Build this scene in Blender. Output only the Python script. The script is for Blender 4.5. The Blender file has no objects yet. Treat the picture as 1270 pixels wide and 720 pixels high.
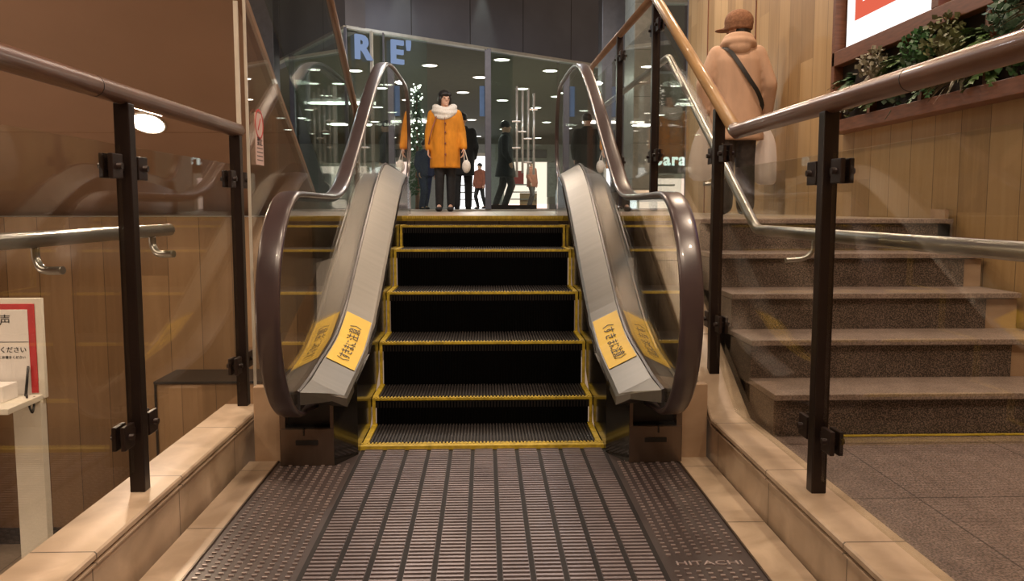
import bpy, bmesh, math, random
from mathutils import Vector, Matrix, Euler
random.seed(7)
S = bpy.context.scene
COL = S.collection
PI = math.pi

# ------------------------------------------------------------------ camera
F = 1050.0; HY = 257.0; VX = 601.0; CH = 1.06
TH = math.atan((360 - HY) / F)
YAW = math.atan((635 - VX) * math.cos(TH) / F)
cd = bpy.data.cameras.new('camera'); cam = bpy.data.objects.new('camera', cd); COL.objects.link(cam)
cam.location = (0, 0, CH); cam.rotation_euler = (PI / 2 - TH, 0, -YAW)
cd.sensor_width = 36.0; cd.lens = F / 1270 * 36.0; cd.clip_start = 0.05; cd.clip_end = 200
S.camera = cam
S.view_settings.view_transform = 'Standard'; S.view_settings.look = 'None'
S.view_settings.gamma = 1; S.view_settings.exposure = 0.0; S.view_settings.use_curve_mapping = False
S.cycles.use_denoising = True
S.cycles.max_bounces = 10; S.cycles.transparent_max_bounces = 24
S.cycles.sample_clamp_indirect = 4.0

# ------------------------------------------------------------------ materials
def newmat(name):
    m = bpy.data.materials.new(name); m.use_nodes = True
    nt = m.node_tree; nt.nodes.clear()
    out = nt.nodes.new('ShaderNodeOutputMaterial')
    return m, nt, out
def N(nt, t, **k):
    n = nt.nodes.new(t)
    for a, b in k.items():
        if a in n.inputs.keys(): n.inputs[a].default_value = b
        else: setattr(n, a, b)
    return n
def rgba(c): return (c[0], c[1], c[2], 1.0)
def ramp(nt, fac, stops):
    r = nt.nodes.new('ShaderNodeValToRGB')
    el = r.color_ramp.elements
    while len(el) < len(stops): el.new(0.5)
    for e, (p, c) in zip(el, stops): e.position = p; e.color = rgba(c)
    nt.links.new(fac, r.inputs[0]); return r
def plain(name, c, rough=0.5, metal=0.0, var=0.10, scale=12.0, bump=0.0, spec=0.5, stretch=(1, 1, 1), coat=0.0):
    """principled with a noise that varies the colour a little"""
    m, nt, out = newmat(name); L = nt.links.new
    b = N(nt, 'ShaderNodeBsdfPrincipled'); L(b.outputs[0], out.inputs[0])
    b.inputs['Roughness'].default_value = rough; b.inputs['Metallic'].default_value = metal
    b.inputs['Specular IOR Level'].default_value = spec
    b.inputs['Coat Weight'].default_value = coat
    g = N(nt, 'ShaderNodeNewGeometry'); mp = N(nt, 'ShaderNodeMapping'); mp.inputs['Scale'].default_value = stretch
    L(g.outputs['Position'], mp.inputs[0])
    no = N(nt, 'ShaderNodeTexNoise'); no.inputs['Scale'].default_value = scale; no.inputs['Detail'].default_value = 5
    L(mp.outputs[0], no.inputs[0])
    lo = [x * (1 - var) for x in c]; hi = [min(1, x * (1 + var)) for x in c]
    r = ramp(nt, no.outputs[0], [(0.3, lo), (0.7, hi)]); L(r.outputs[0], b.inputs['Base Color'])
    if bump:
        bp = N(nt, 'ShaderNodeBump'); bp.inputs['Strength'].default_value = bump; bp.inputs['Distance'].default_value = 0.01
        L(no.outputs[0], bp.inputs['Height']); L(bp.outputs[0], b.inputs['Normal'])
    return m
def emit(name, c, s):
    m, nt, out = newmat(name)
    e = N(nt, 'ShaderNodeEmission'); e.inputs[0].default_value = rgba(c); e.inputs[1].default_value = s
    nt.links.new(e.outputs[0], out.inputs[0]); return m
def glass(name, tint=(0.93, 0.96, 0.93), base=0.045, gain=1.0):
    m, nt, out = newmat(name); L = nt.links.new
    t = N(nt, 'ShaderNodeBsdfTransparent'); t.inputs[0].default_value = rgba(tint)
    gl = N(nt, 'ShaderNodeBsdfGlossy'); gl.inputs['Roughness'].default_value = 0.0; gl.inputs[0].default_value = (1, 1, 1, 1)
    lw = N(nt, 'ShaderNodeLayerWeight'); lw.inputs[0].default_value = 0.5
    p = N(nt, 'ShaderNodeMath', operation='POWER'); p.inputs[1].default_value = 5.0; L(lw.outputs['Facing'], p.inputs[0])
    q = N(nt, 'ShaderNodeMath', operation='MULTIPLY_ADD'); q.inputs[1].default_value = 0.95 * gain; q.inputs[2].default_value = base
    L(p.outputs[0], q.inputs[0]); q.use_clamp = True
    mx = N(nt, 'ShaderNodeMixShader'); L(q.outputs[0], mx.inputs[0]); L(t.outputs[0], mx.inputs[1]); L(gl.outputs[0], mx.inputs[2])
    L(mx.outputs[0], out.inputs[0]); return m
def wood(name, c0, c1, c2, w=0.16, axis='Y', rough=0.45, horiz=False):
    """vertical boards of their own tone each, with grain along z"""
    m, nt, out = newmat(name); L = nt.links.new
    b = N(nt, 'ShaderNodeBsdfPrincipled'); L(b.outputs[0], out.inputs[0]); b.inputs['Roughness'].default_value = rough
    g = N(nt, 'ShaderNodeNewGeometry'); sp = N(nt, 'ShaderNodeSeparateXYZ'); L(g.outputs['Position'], sp.inputs[0])
    d = N(nt, 'ShaderNodeMath', operation='DIVIDE'); d.inputs[1].default_value = w
    L(sp.outputs[axis], d.inputs[0])
    fl = N(nt, 'ShaderNodeMath', operation='FLOOR'); L(d.outputs[0], fl.inputs[0])
    # board length breaks, staggered per board
    wn0 = N(nt, 'ShaderNodeTexWhiteNoise', noise_dimensions='1D'); L(fl.outputs[0], wn0.inputs['W'])
    za = N(nt, 'ShaderNodeMath', operation='MULTIPLY_ADD'); za.inputs[1].default_value = 0.55; L(sp.outputs['Z'], za.inputs[0]); L(wn0.outputs[0], za.inputs[2])
    zf = N(nt, 'ShaderNodeMath', operation='FLOOR'); L(za.outputs[0], zf.inputs[0])
    cb = N(nt, 'ShaderNodeCombineXYZ'); L(fl.outputs[0], cb.inputs[0]); L(zf.outputs[0], cb.inputs[1])
    wn = N(nt, 'ShaderNodeTexWhiteNoise', noise_dimensions='3D'); L(cb.outputs[0], wn.inputs['Vector'])
    mp = N(nt, 'ShaderNodeMapping'); mp.inputs['Scale'].default_value = (22, 22, 1.6); L(g.outputs['Position'], mp.inputs[0])
    ad = N(nt, 'ShaderNodeVectorMath', operation='ADD'); L(mp.outputs[0], ad.inputs[0]); L(wn.outputs['Color'], ad.inputs[1])
    no = N(nt, 'ShaderNodeTexNoise'); no.inputs['Scale'].default_value = 1.0; no.inputs['Detail'].default_value = 6; no.inputs['Distortion'].default_value = 0.6
    L(ad.outputs[0], no.inputs[0])
    mx = N(nt, 'ShaderNodeMath', operation='MULTIPLY_ADD'); mx.inputs[1].default_value = 0.55; L(wn.outputs[0], mx.inputs[0])
    hf = N(nt, 'ShaderNodeMath', operation='MULTIPLY'); hf.inputs[1].default_value = 0.5; L(no.outputs[0], hf.inputs[0]); L(hf.outputs[0], mx.inputs[2])
    r = ramp(nt, mx.outputs[0], [(0.15, c0), (0.5, c1), (0.85, c2)])
    # thin dark joints between boards
    fr = N(nt, 'ShaderNodeMath', operation='FRACT'); L(d.outputs[0], fr.inputs[0])
    lt = N(nt, 'ShaderNodeMath', operation='LESS_THAN'); lt.inputs[1].default_value = 0.02; L(fr.outputs[0], lt.inputs[0])
    mc = N(nt, 'ShaderNodeMixRGB'); L(lt.outputs[0], mc.inputs[0]); L(r.outputs[0], mc.inputs[1]); mc.inputs[2].default_value = rgba([x * .5 for x in c0])
    L(mc.outputs[0], b.inputs['Base Color'])
    return m
def stone(name, c0, c1, speck=None, scale=9, rough=0.35, tile=None, tscale=160, spec=0.5):
    m, nt, out = newmat(name); L = nt.links.new
    b = N(nt, 'ShaderNodeBsdfPrincipled'); L(b.outputs[0], out.inputs[0]); b.inputs['Roughness'].default_value = rough
    b.inputs['Specular IOR Level'].default_value = spec
    g = N(nt, 'ShaderNodeNewGeometry')
    no = N(nt, 'ShaderNodeTexNoise'); no.inputs['Scale'].default_value = scale; no.inputs['Detail'].default_value = 8; no.inputs['Distortion'].default_value = .8
    L(g.outputs['Position'], no.inputs[0])
    r = ramp(nt, no.outputs[0], [(0.35, c0), (0.65, c1)]); c = r.outputs[0]
    if speck:
        n2 = N(nt, 'ShaderNodeTexNoise'); n2.inputs['Scale'].default_value = tscale; n2.inputs['Detail'].default_value = 2; L(g.outputs['Position'], n2.inputs[0])
        r2 = ramp(nt, n2.outputs[0], [(0.40, speck[0]), (0.5, (1, 1, 1)), (0.62, speck[1])])
        mm = N(nt, 'ShaderNodeMixRGB', blend_type='MULTIPLY'); mm.inputs[0].default_value = 1; L(c, mm.inputs[1]); L(r2.outputs[0], mm.inputs[2]); c = mm.outputs[0]
    if tile:
        sp = N(nt, 'ShaderNodeSeparateXYZ'); L(g.outputs['Position'], sp.inputs[0])
        last = None
        for ax, (sz, off) in tile.items():
            a = N(nt, 'ShaderNodeMath', operation='SUBTRACT'); a.inputs[1].default_value = off; L(sp.outputs[ax], a.inputs[0])
            d = N(nt, 'ShaderNodeMath', operation='DIVIDE'); d.inputs[1].default_value = sz; L(a.outputs[0], d.inputs[0])
            f = N(nt, 'ShaderNodeMath', operation='FRACT'); L(d.outputs[0], f.inputs[0])
            lt = N(nt, 'ShaderNodeMath', operation='LESS_THAN'); lt.inputs[1].default_value = 0.006 / sz; L(f.outputs[0], lt.inputs[0])
            if last is None: last = lt.outputs[0]
            else:
                mxm = N(nt, 'ShaderNodeMath', operation='MAXIMUM'); L(last, mxm.inputs[0]); L(lt.outputs[0], mxm.inputs[1]); last = mxm.outputs[0]
        mc = N(nt, 'ShaderNodeMixRGB'); L(last, mc.inputs[0]); L(c, mc.inputs[1]); mc.inputs[2].default_value = rgba([x * .3 for x in c0]); c = mc.outputs[0]
    L(c, b.inputs['Base Color']); return m

M = {}
M['curb'] = stone('cream marble', (.37, .275, .19), (.55, .43, .315), scale=5, rough=.33, tile={'Y': (.62, .27)})
M['granite_floor'] = stone('brown granite', (.15, .112, .10), (.19, .145, .13), speck=((.45, .45, .45), (1.6, 1.55, 1.6)), rough=.42, tile={'X': (.6, 1.33), 'Y': (.6, .095)})
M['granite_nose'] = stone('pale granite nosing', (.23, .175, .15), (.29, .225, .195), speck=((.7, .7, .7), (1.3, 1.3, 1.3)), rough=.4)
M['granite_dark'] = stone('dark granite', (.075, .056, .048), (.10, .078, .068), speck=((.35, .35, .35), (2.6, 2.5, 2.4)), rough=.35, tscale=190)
M['granite_side'] = stone('tan stone side', (.36, .24, .15), (.46, .32, .21), scale=6, rough=.4)
M['landing'] = stone('landing stone', (.30, .25, .20), (.38, .31, .25), rough=.3, tile={'X': (.6, .1), 'Y': (.6, .1)})
M['wood_wall'] = wood('honey board wall', (.25, .155, .07), (.40, .26, .12), (.50, .35, .185), w=.26, axis='Y')
M['wood_lower'] = wood('brown board wall', (.15, .085, .042), (.22, .13, .065), (.29, .18, .095), w=.2, axis='X')
M['soffit'] = plain('brown painted panel', (.36, .235, .165), rough=.55, var=.04, scale=3)
M['ceiling'] = plain('ceiling paint', (.22, .19, .17), rough=.8, var=.04)
M['dark_ceiling'] = plain('dark olive hall ceiling', (.075, .070, .045), rough=.7, var=.08)
M['plate'] = plain('brown anodised plate', (.070, .054, .053), rough=.38, metal=.3, var=.15, scale=6)
M['rib'] = plain('worn plate ribs', (.225, .19, .20), rough=.36, metal=.3, var=.2, scale=5)
M['letter_metal'] = plain('bright plate lettering', (.62, .52, .52), rough=.3, metal=.7)
M['tread'] = plain('dark cleated aluminium', (.012, .010, .010), rough=.6, metal=.0, var=.2, spec=.2)
M['tread_cleat'] = plain('worn cleats', (.028, .024, .023), rough=.55, metal=.0, var=.25, spec=.3)
M['riser'] = plain('black riser', (.0015, .0015, .0015), rough=.8, metal=.0, spec=.05)
M['yellow'] = plain('yellow safety paint', (.50, .36, .03), rough=.55, var=.3, scale=40)
M['skirt'] = plain('dark skirt panel', (.012, .010, .008), rough=.12, metal=.0, var=.1, spec=.8)
M['steel'] = plain('brushed stainless', (.20, .19, .17), rough=.42, metal=.85, var=.06, scale=3, stretch=(1, 12, 1))
M['steel_brown'] = plain('bronze tinted steel', (.165, .125, .10), rough=.30, metal=.8, var=.08, scale=4, stretch=(10, 10, 1))
M['steel_pipe'] = plain('grey satin pipe', (.40, .40, .385), rough=.32, metal=.9, var=.05)
M['belt'] = plain('dark rubber handrail', (.052, .034, .036), rough=.30, var=.1, spec=.7, coat=.15)
M['black'] = plain('black plastic', (.012, .011, .011), rough=.4)
M['banner_blue'] = plain('blue banner cloth', (.10, .20, .42), rough=.6)
M['chrome'] = plain('bright polished rod', (.75, .74, .72), rough=.25, metal=.6)
M['groove_brown'] = plain('dark brown groove', (.014, .011, .011), rough=.6, spec=.2)
M['dots'] = plain('bright worn dots', (.40, .33, .32), rough=.3, metal=.5, var=.3, scale=8)
M['groove'] = plain('dark guide profile', (.05, .045, .045), rough=.35, metal=.5)
M['rail'] = plain('dark brown lacquered rail', (.13, .062, .038), rough=.34, var=.15, scale=6, coat=.15)
M['rail_tan'] = plain('light brown lacquered rail', (.46, .29, .14), rough=.32, var=.12, scale=6, coat=.3)
M['rail_mid'] = plain('mid brown lacquered rail', (.26, .15, .09), rough=.35, var=.12, scale=6, coat=.3)
M['post'] = plain('dark bronze post', (.020, .012, .010), rough=.35, metal=.4)
M['clamp'] = plain('bronze clamp', (.026, .016, .014), rough=.35, metal=.4)
M['glass'] = glass('balustrade glass', (.95, .95, .92), base=.05)
M['glass_low'] = glass('railing glass', (.93, .93, .90), base=.05, gain=.5)
M['shopglass'] = glass('storefront glass', (.86, .93, .90), base=.05)
M['glassedge'] = plain('pale glass edge', (.62, .58, .50), rough=.2)
M['fascia'] = plain('grey metal fascia', (.125, .135, .17), rough=.42, metal=.3, var=.08, scale=2)
M['fascia_trim'] = plain('pale trim', (.50, .50, .46), rough=.35, metal=.5)
M['column'] = plain('blue grey column', (.16, .17, .20), rough=.4, metal=.2)
M['pale_wall'] = stone('pale grey stone', (.20, .21, .19), (.27, .28, .25), rough=.3, tile={'X': (.45, .1), 'Z': (.62, .07)})
M['mullion'] = plain('grey mullion', (.12, .13, .17), rough=.35, metal=.5)
M['white'] = plain('white enamel', (.72, .68, .60), rough=.4, var=.03)
M['paper'] = plain('white paper', (.80, .76, .74), rough=.6, var=.02)
M['red'] = plain('red border print', (.50, .03, .035), rough=.5)
M['ink'] = plain('black ink', (.015, .014, .014), rough=.6)
M['sticker'] = plain('yellow sticker', (.72, .47, .02), rough=.5, var=.05)
M['pinkpaper'] = plain('pinkish label', (.62, .46, .42), rough=.5, var=.03)
M['frame_wood'] = plain('reddish brown frame', (.17, .065, .032), rough=.45, var=.25, scale=10, stretch=(1, 1, 8))
M['soil'] = plain('planter felt', (.022, .013, .009), rough=.9)
for i, c in enumerate([(.035, .10, .03), (.075, .14, .035), (.05, .10, .055), (.13, .14, .06), (.19, .17, .11)]):
    M['leaf%d' % i] = plain('leaf tone %d' % i, c, rough=.5, var=.35, scale=30)
M['lamp'] = emit('lamp disc', (1, .90, .74), 26)
M['lamp_hall'] = emit('hall lamp disc', (1, .95, .86), 9)
M['lightbox'] = emit('lit white acrylic', (1.0, .97, .93), 1.6)
M['lightred'] = emit('lit red acrylic', (.80, .14, .08), 1.0)
M['lightblue'] = emit('lit blue acrylic', (.10, .10, .75), 1.0)
M['letter_reflect_blue'] = emit('reflected pale blue letter', (.36, .48, .76), .60)
M['letter_reflect_white'] = emit('reflected white letter', (.85, 1, .95), 1.7)
M['shop'] = emit('lit shop interior', (1, .98, .98), 2.2)
M['shop_warm'] = emit('lit warm shop interior', (1, .74, .63), 1.7)
M['fairy'] = emit('fairy light', (1, .96, .84), 4)
M['hall_wall'] = plain('hall wall', (.30, .31, .27), rough=.6)
M['hall_floor'] = stone('hall floor', (.35, .33, .30), (.42, .40, .36), rough=.2)
M['rear'] = plain('warm rear wall', (.30, .20, .13), rough=.7)
M['skin'] = plain('skin', (.58, .35, .25), rough=.5, var=.04)
M['hair'] = plain('dark hair', (.012, .009, .008), rough=.5, var=.2, scale=60)
M['coat_orange'] = plain('mustard orange wool', (.60, .225, .012), rough=.85, var=.18, scale=11, bump=.7, stretch=(1, 1, .5))
M['scarf'] = plain('white knit', (.70, .66, .60), rough=.9, var=.12, scale=60, bump=.6)
M['coat_tan'] = plain('salmon tan cotton', (.50, .325, .225), rough=.8, var=.12, scale=9, bump=.8, stretch=(1, 1, .35))
M['cap_brown'] = plain('brown knit cap', (.20, .095, .05), rough=.9, var=.25, scale=50, bump=.5)
M['cloth_black'] = plain('black cloth', (.012, .012, .014), rough=.8, var=.3, scale=20)
M['cloth_grey'] = plain('charcoal denim', (.045, .038, .036), rough=.85, var=.3, scale=25)
M['cloth_navy'] = plain('navy cloth', (.02, .03, .075), rough=.8, var=.2)
M['cloth_brown'] = plain('rust cloth', (.22, .07, .04), rough=.8, var=.2)
m, nt, out = newmat('white plastic film'); M['film'] = m
d_ = N(nt, 'ShaderNodeBsdfDiffuse'); d_.inputs[0].default_value = (.86, .80, .77, 1)
tr_ = N(nt, 'ShaderNodeBsdfTranslucent'); tr_.inputs[0].default_value = (.8, .72, .68, 1)
tp_ = N(nt, 'ShaderNodeBsdfTransparent'); a_ = N(nt, 'ShaderNodeMixShader'); b_ = N(nt, 'ShaderNodeMixShader')
a_.inputs[0].default_value = .4; b_.inputs[0].default_value = .74
nt.links.new(d_.outputs[0], a_.inputs[1]); nt.links.new(tr_.outputs[0], a_.inputs[2])
nt.links.new(tp_.outputs[0], b_.inputs[1]); nt.links.new(a_.outputs[0], b_.inputs[2]); nt.links.new(b_.outputs[0], out.inputs[0])

# ------------------------------------------------------------------ mesh builder
class MB:
    def __init__(s): s.v = []; s.f = []; s.sm = []
    def add(s, vs, fs, smooth=False):
        o = len(s.v); s.v += [tuple(v) for v in vs]
        for f in fs: s.f.append(tuple(i + o for i in f)); s.sm.append(smooth)
        return s
    def box(s, x0, x1, y0, y1, z0, z1, mat=None):
        vs = [(x, y, z) for x in (x0, x1) for y in (y0, y1) for z in (z0, z1)]
        if mat is not None: vs = [mat @ Vector(v) for v in vs]
        return s.add(vs, [(0, 1, 3, 2), (4, 6, 7, 5), (0, 4, 5, 1), (2, 3, 7, 6), (0, 2, 6, 4), (1, 5, 7, 3)])
    def bbox(s, x0, x1, y0, y1, z0, z1, b=.004, mat=None):
        """box with chamfered vertical and horizontal edges"""
        bm = bmesh.new(); bmesh.ops.create_cube(bm, size=1)
        for v in bm.verts:
            v.co = Vector(((x0 + x1) / 2 + v.co.x * (x1 - x0), (y0 + y1) / 2 + v.co.y * (y1 - y0), (z0 + z1) / 2 + v.co.z * (z1 - z0)))
        bmesh.ops.bevel(bm, geom=bm.edges[:], offset=b, segments=2, affect='EDGES', profile=.6)
        bm.verts.index_update()
        vs = [(mat @ v.co if mat is not None else v.co.copy()) for v in bm.verts]
        s.add(vs, [tuple(v.index for v in f.verts) for f in bm.faces]); bm.free(); return s
    def frustum(s, a, b):
        """a,b: two quads (4 pts each)"""
        return s.add(list(a) + list(b), [(3, 2, 1, 0), (4, 5, 6, 7), (0, 1, 5, 4), (1, 2, 6, 5), (2, 3, 7, 6), (3, 0, 4, 7)])
    def sweep(s, path, prof, side=None, closed=False, caps=True, smooth=True):
        """prof: list of (u,w) around; u along side vector, w along normal = side x tangent"""
        P = [Vector(p) for p in path]; n = len(P); rings = []
        prevs = None
        for i, p in enumerate(P):
            if closed: t = (P[(i + 1) % n] - P[i - 1]).normalized()
            else: t = (P[min(i + 1, n - 1)] - P[max(i - 1, 0)]).normalized()
            if side is not None: sd = Vector(side)
            else:
                if prevs is None:
                    up = Vector((0, 0, 1)) if abs(t.z) < .9 else Vector((0, 1, 0)); sd = t.cross(up).normalized()
                else: sd = (prevs - t * prevs.dot(t)).normalized()
                prevs = sd
            sd = (sd - t * sd.dot(t)).normalized(); w = sd.cross(t)
            rings.append([p + sd * a + w * b for a, b in prof])
        k = len(prof); vs = [v for r in rings for v in r]; fs = []
        for i in range(n if closed else n - 1):
            j = (i + 1) % n
            for q in range(k): fs.append((i * k + q, i * k + (q + 1) % k, j * k + (q + 1) % k, j * k + q))
        s.add(vs, fs, smooth)
        if caps and not closed:
            o = len(s.v) - len(vs)
            s.f.append(tuple(o + q for q in reversed(range(k)))); s.sm.append(False)
            s.f.append(tuple(o + (n - 1) * k + q for q in range(k))); s.sm.append(False)
        return s
    def tube(s, path, r, seg=14, smooth=True, caps=True, r1=None):
        if r1 is not None and len(path) == 2: return s.cone(path[0], path[1], r, r1, seg)
        return s.sweep(path, [(r * math.cos(2 * PI * i / seg), r * math.sin(2 * PI * i / seg)) for i in range(seg)], smooth=smooth, caps=caps)
    def cone(s, a, b, r0, r1, seg=12):
        a = Vector(a); b = Vector(b); t = (b - a).normalized()
        up = Vector((0, 0, 1)) if abs(t.z) < .9 else Vector((0, 1, 0)); u = t.cross(up).normalized(); w = u.cross(t)
        vs = []
        for p, r in ((a, r0), (b, r1)):
            vs += [p + u * r * math.cos(2 * PI * i / seg) + w * r * math.sin(2 * PI * i / seg) for i in range(seg)]
        s.add(vs, [(i, (i + 1) % seg, seg + (i + 1) % seg, seg + i) for i in range(seg)], True)
        o = len(s.v) - 2 * seg
        s.f.append(tuple(o + q for q in reversed(range(seg)))); s.sm.append(False)
        s.f.append(tuple(o + seg + q for q in range(seg))); s.sm.append(False)
        return s
    def ball(s, c, r, seg=14, rings=9, rot=None):
        c = Vector(c); r = (r, r, r) if isinstance(r, (int, float)) else r
        vs = []
        for i in range(rings + 1):
            th = PI * i / rings
            for j in range(seg):
                ph = 2 * PI * j / seg
                v = Vector((r[0] * math.sin(th) * math.cos(ph), r[1] * math.sin(th) * math.sin(ph), r[2] * math.cos(th)))
                if rot is not None: v = rot @ v
                vs.append(c + v)
        fs = [(i * seg + j, (i + 1) * seg + j, (i + 1) * seg + (j + 1) % seg, i * seg + (j + 1) % seg) for i in range(rings) for j in range(seg)]
        return s.add(vs, fs, True)
    def loft(s, rings, seg=24, caps=True):
        """rings: (cx,cy,z,rx,ry)"""
        vs = []
        for (cx, cy, z, rx, ry) in rings:
            for j in range(seg):
                a = 2 * PI * j / seg
                vs.append((cx + rx * math.cos(a), cy + ry * math.sin(a), z))
        fs = [(i * seg + j, i * seg + (j + 1) % seg, (i + 1) * seg + (j + 1) % seg, (i + 1) * seg + j) for i in range(len(rings) - 1) for j in range(seg)]
        s.add(vs, fs, True)
        if caps:
            o = len(s.v) - len(vs)
            s.f.append(tuple(o + q for q in reversed(range(seg)))); s.sm.append(False)
            s.f.append(tuple(o + (len(rings) - 1) * seg + q for q in range(seg))); s.sm.append(False)
        return s
    def prism(s, poly, axis, a, b):
        """poly of (p,q) extruded along axis from a to b. axis X: (y,z); axis Y: (x,z); axis Z: (x,y)"""
        def mk(t, p):
            return (t, p[0], p[1]) if axis == 'X' else ((p[0], t, p[1]) if axis == 'Y' else (p[0], p[1], t))
        n = len(poly); vs = [mk(a, p) for p in poly] + [mk(b, p) for p in poly]
        return s.add(vs, [tuple(range(n - 1, -1, -1)), tuple(range(n, 2 * n))] + [(i, (i + 1) % n, n + (i + 1) % n, n + i) for i in range(n)])
    def build(s, name, mat, parent=None, kind=None, origin=None, remesh=None, bevel=None):
        me = bpy.data.meshes.new(name)
        if parent is not None: o0 = world_loc(parent)
        elif origin is not None: o0 = Vector(origin)
        else:
            xs = [v[0] for v in s.v]; ys = [v[1] for v in s.v]; zs = [v[2] for v in s.v]
            o0 = Vector(((min(xs) + max(xs)) / 2, (min(ys) + max(ys)) / 2, min(zs)))
        me.from_pydata([tuple(Vector(v) - o0) for v in s.v], [], s.f)
        me.polygons.foreach_set('use_smooth', s.sm)
        bm = bmesh.new(); bm.from_mesh(me)
        bad = [f for f in bm.faces if f.calc_area() < 1e-12]
        if bad: bmesh.ops.delete(bm, geom=bad, context='FACES_ONLY')
        bmesh.ops.recalc_face_normals(bm, faces=bm.faces[:]); bm.to_mesh(me); bm.free()
        me.materials.append(mat if not isinstance(mat, str) else M[mat])
        ob = bpy.data.objects.new(name, me); COL.objects.link(ob)
        if parent is not None: ob.parent = parent
        else: ob.location = o0
        if remesh:
            md = ob.modifiers.new('r', 'REMESH'); md.mode = 'VOXEL'; md.voxel_size = remesh; md.use_smooth_shade = True
            sm = ob.modifiers.new('s', 'SMOOTH'); sm.factor = .5; sm.iterations = 3
            bake(ob)
        if kind: ob['kind'] = kind
        return ob
def bake(ob):
    dg = bpy.context.evaluated_depsgraph_get(); dg.update()
    me = bpy.data.meshes.new_from_object(ob.evaluated_get(dg)); old = ob.data
    ob.modifiers.clear(); ob.data = me; me.name = ob.name
def world_loc(o):
    v = Vector((0, 0, 0))
    while o is not None: v += o.location; o = o.parent
    return v
def tag(o, label, cat, group=None, kind=None):
    o['label'] = label; o['category'] = cat
    if group: o['group'] = group
    if kind: o['kind'] = kind
    return o
def thing(name, loc, label, cat, group=None):
    o = bpy.data.objects.new(name, None); COL.objects.link(o); o.location = loc; o.empty_display_size = .1
    return tag(o, label, cat, group)
def text(name, body, size, mat, parent, M4, extr=.001, align='CENTER', sx=1.0, bold=0.0):
    """M4: world matrix of the text plane (x right, y up, z out)"""
    cu = bpy.data.curves.new(name, 'FONT'); cu.body = body; cu.size = size; cu.offset = bold; cu.space_character = 1.0 + bold * 14; cu.extrude = extr
    cu.align_x = align; cu.align_y = 'CENTER'; cu.resolution_u = 3
    ob = bpy.data.objects.new(name + '_t', cu); COL.objects.link(ob)
    dg = bpy.context.evaluated_depsgraph_get(); dg.update()
    me = bpy.data.meshes.new_from_object(ob.evaluated_get(dg)); bpy.data.objects.remove(ob); bpy.data.curves.remove(cu)
    off = world_loc(parent) if parent is not None else Vector(M4.translation)
    me.transform(Matrix.Translation(-off) @ M4 @ Matrix.Diagonal((sx, 1, 1, 1))); me.name = name
    me.materials.clear(); me.materials.append(M[mat])
    o = bpy.data.objects.new(name, me); COL.objects.link(o)
    if parent is not None: o.parent = parent
    else: o.location = off
    return o
def frame(origin, x, y):
    x = Vector(x).normalized(); y = Vector(y).normalized(); z = x.cross(y).normalized(); y = z.cross(x)
    m = Matrix.Identity(4)
    for i in range(3): m[i][0] = x[i]; m[i][1] = y[i]; m[i][2] = z[i]; m[i][3] = origin[i]
    return m
def smoothpath(pts, n=6):
    out = []
    P = [Vector(p) for p in pts]
    for i in range(len(P) - 1):
        p0 = P[max(i - 1, 0)]; p1 = P[i]; p2 = P[i + 1]; p3 = P[min(i + 2, len(P) - 1)]
        for k in range(n):
            t = k / n
            out.append(0.5 * ((2 * p1) + (p2 - p0) * t + (2 * p0 - 5 * p1 + 4 * p2 - p3) * t * t + (3 * p1 - p0 - 3 * p2 + p3) * t ** 3))
    out.append(P[-1]); return out
def fillet(pts, r, n=6):
    P = [Vector(p) for p in pts]; out = [P[0]]
    for i in range(1, len(P) - 1):
        a = (P[i - 1] - P[i]); b = (P[i + 1] - P[i]); ra = min(r, a.length * .45, b.length * .45)
        s = P[i] + a.normalized() * ra; e = P[i] + b.normalized() * ra
        for k in range(n + 1):
            t = k / n; out.append(s * (1 - t) ** 2 + P[i] * 2 * t * (1 - t) + e * t * t)
    out.append(P[-1]); return out
def struct(mb, name, mat): return mb.build(name, mat, kind='structure')

LZ = 1.0      # upper landing level
GZ = 0.17     # granite lobby floor
LOW = -1.1    # lower hall level at the left
XC = -0.012   # escalator centre

# ------------------------------------------------------------------ setting
struct(MB().box(-1.0, .96, -3, 3.53, -.14, -.02), 'floor', 'curb')
struct(MB().box(1.10, 2.5, -3, 3.21, GZ - .12, GZ - .002), 'floor_lobby', 'granite_floor')
struct(MB().box(-7, -1.15, -3, 5.45, LOW - .1, LOW), 'floor_lower', 'landing')
struct(MB().box(-6, -1.09, 5.5, 12.2, LZ - .3, LZ).box(-1.09, 1.14, 6.05, 12.2, LZ - .3, LZ).box(1.14, 2.5, 4.46, 12.2, LZ - .3, LZ - .002).box(-6, 6.9, 12.2, 15, LZ - .3, LZ), 'floor_landing', 'landing')
struct(MB().box(-16, 16, 15, 40, LZ - .3, LZ), 'floor_hall', 'hall_floor')
struct(MB().box(2.5, 2.62, -3, 10.55, LOW, 4.5), 'wall_right', 'wood_wall')
struct(MB().box(-6, -1.09, 5.40, 5.5, LOW, LZ), 'wall_left', 'wood_lower')
struct(MB().box(-6.1, -6.0, -3, 5.5, LOW, 4.5), 'wall_far_left', 'soffit')
struct(MB().box(-6, -1.12, 5.375, 5.40, LOW, LOW + .10), 'baseboard_left', 'black')
struct(MB().box(-7, 2.6, -3, 12.3, 4.5, 4.6), 'ceiling', 'ceiling')

struct(MB().box(-16, 16, 36, 36.2, LZ, 3.8), 'wall_hall_back', 'hall_wall')
struct(MB().box(-16.1, -16, 15.3, 36, LZ, 3.8).box(16, 16.1, 15.3, 36, LZ, 3.8), 'wall_hall_sides', 'hall_wall')
struct(MB().box(-6, 2.5, -3.1, -3.0, LOW, 4.5), 'wall_rear', 'rear')
# fine cover of pale stone along the plate edges, with its dark joint
for (x0, x1, nm) in ((-.99, -.868, 'trim_1'), (.812, .945, 'trim_2')):
    struct(MB().box(x0, x1, -2.5, 3.50, -.02, 0.0), nm, 'curb')
    
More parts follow.
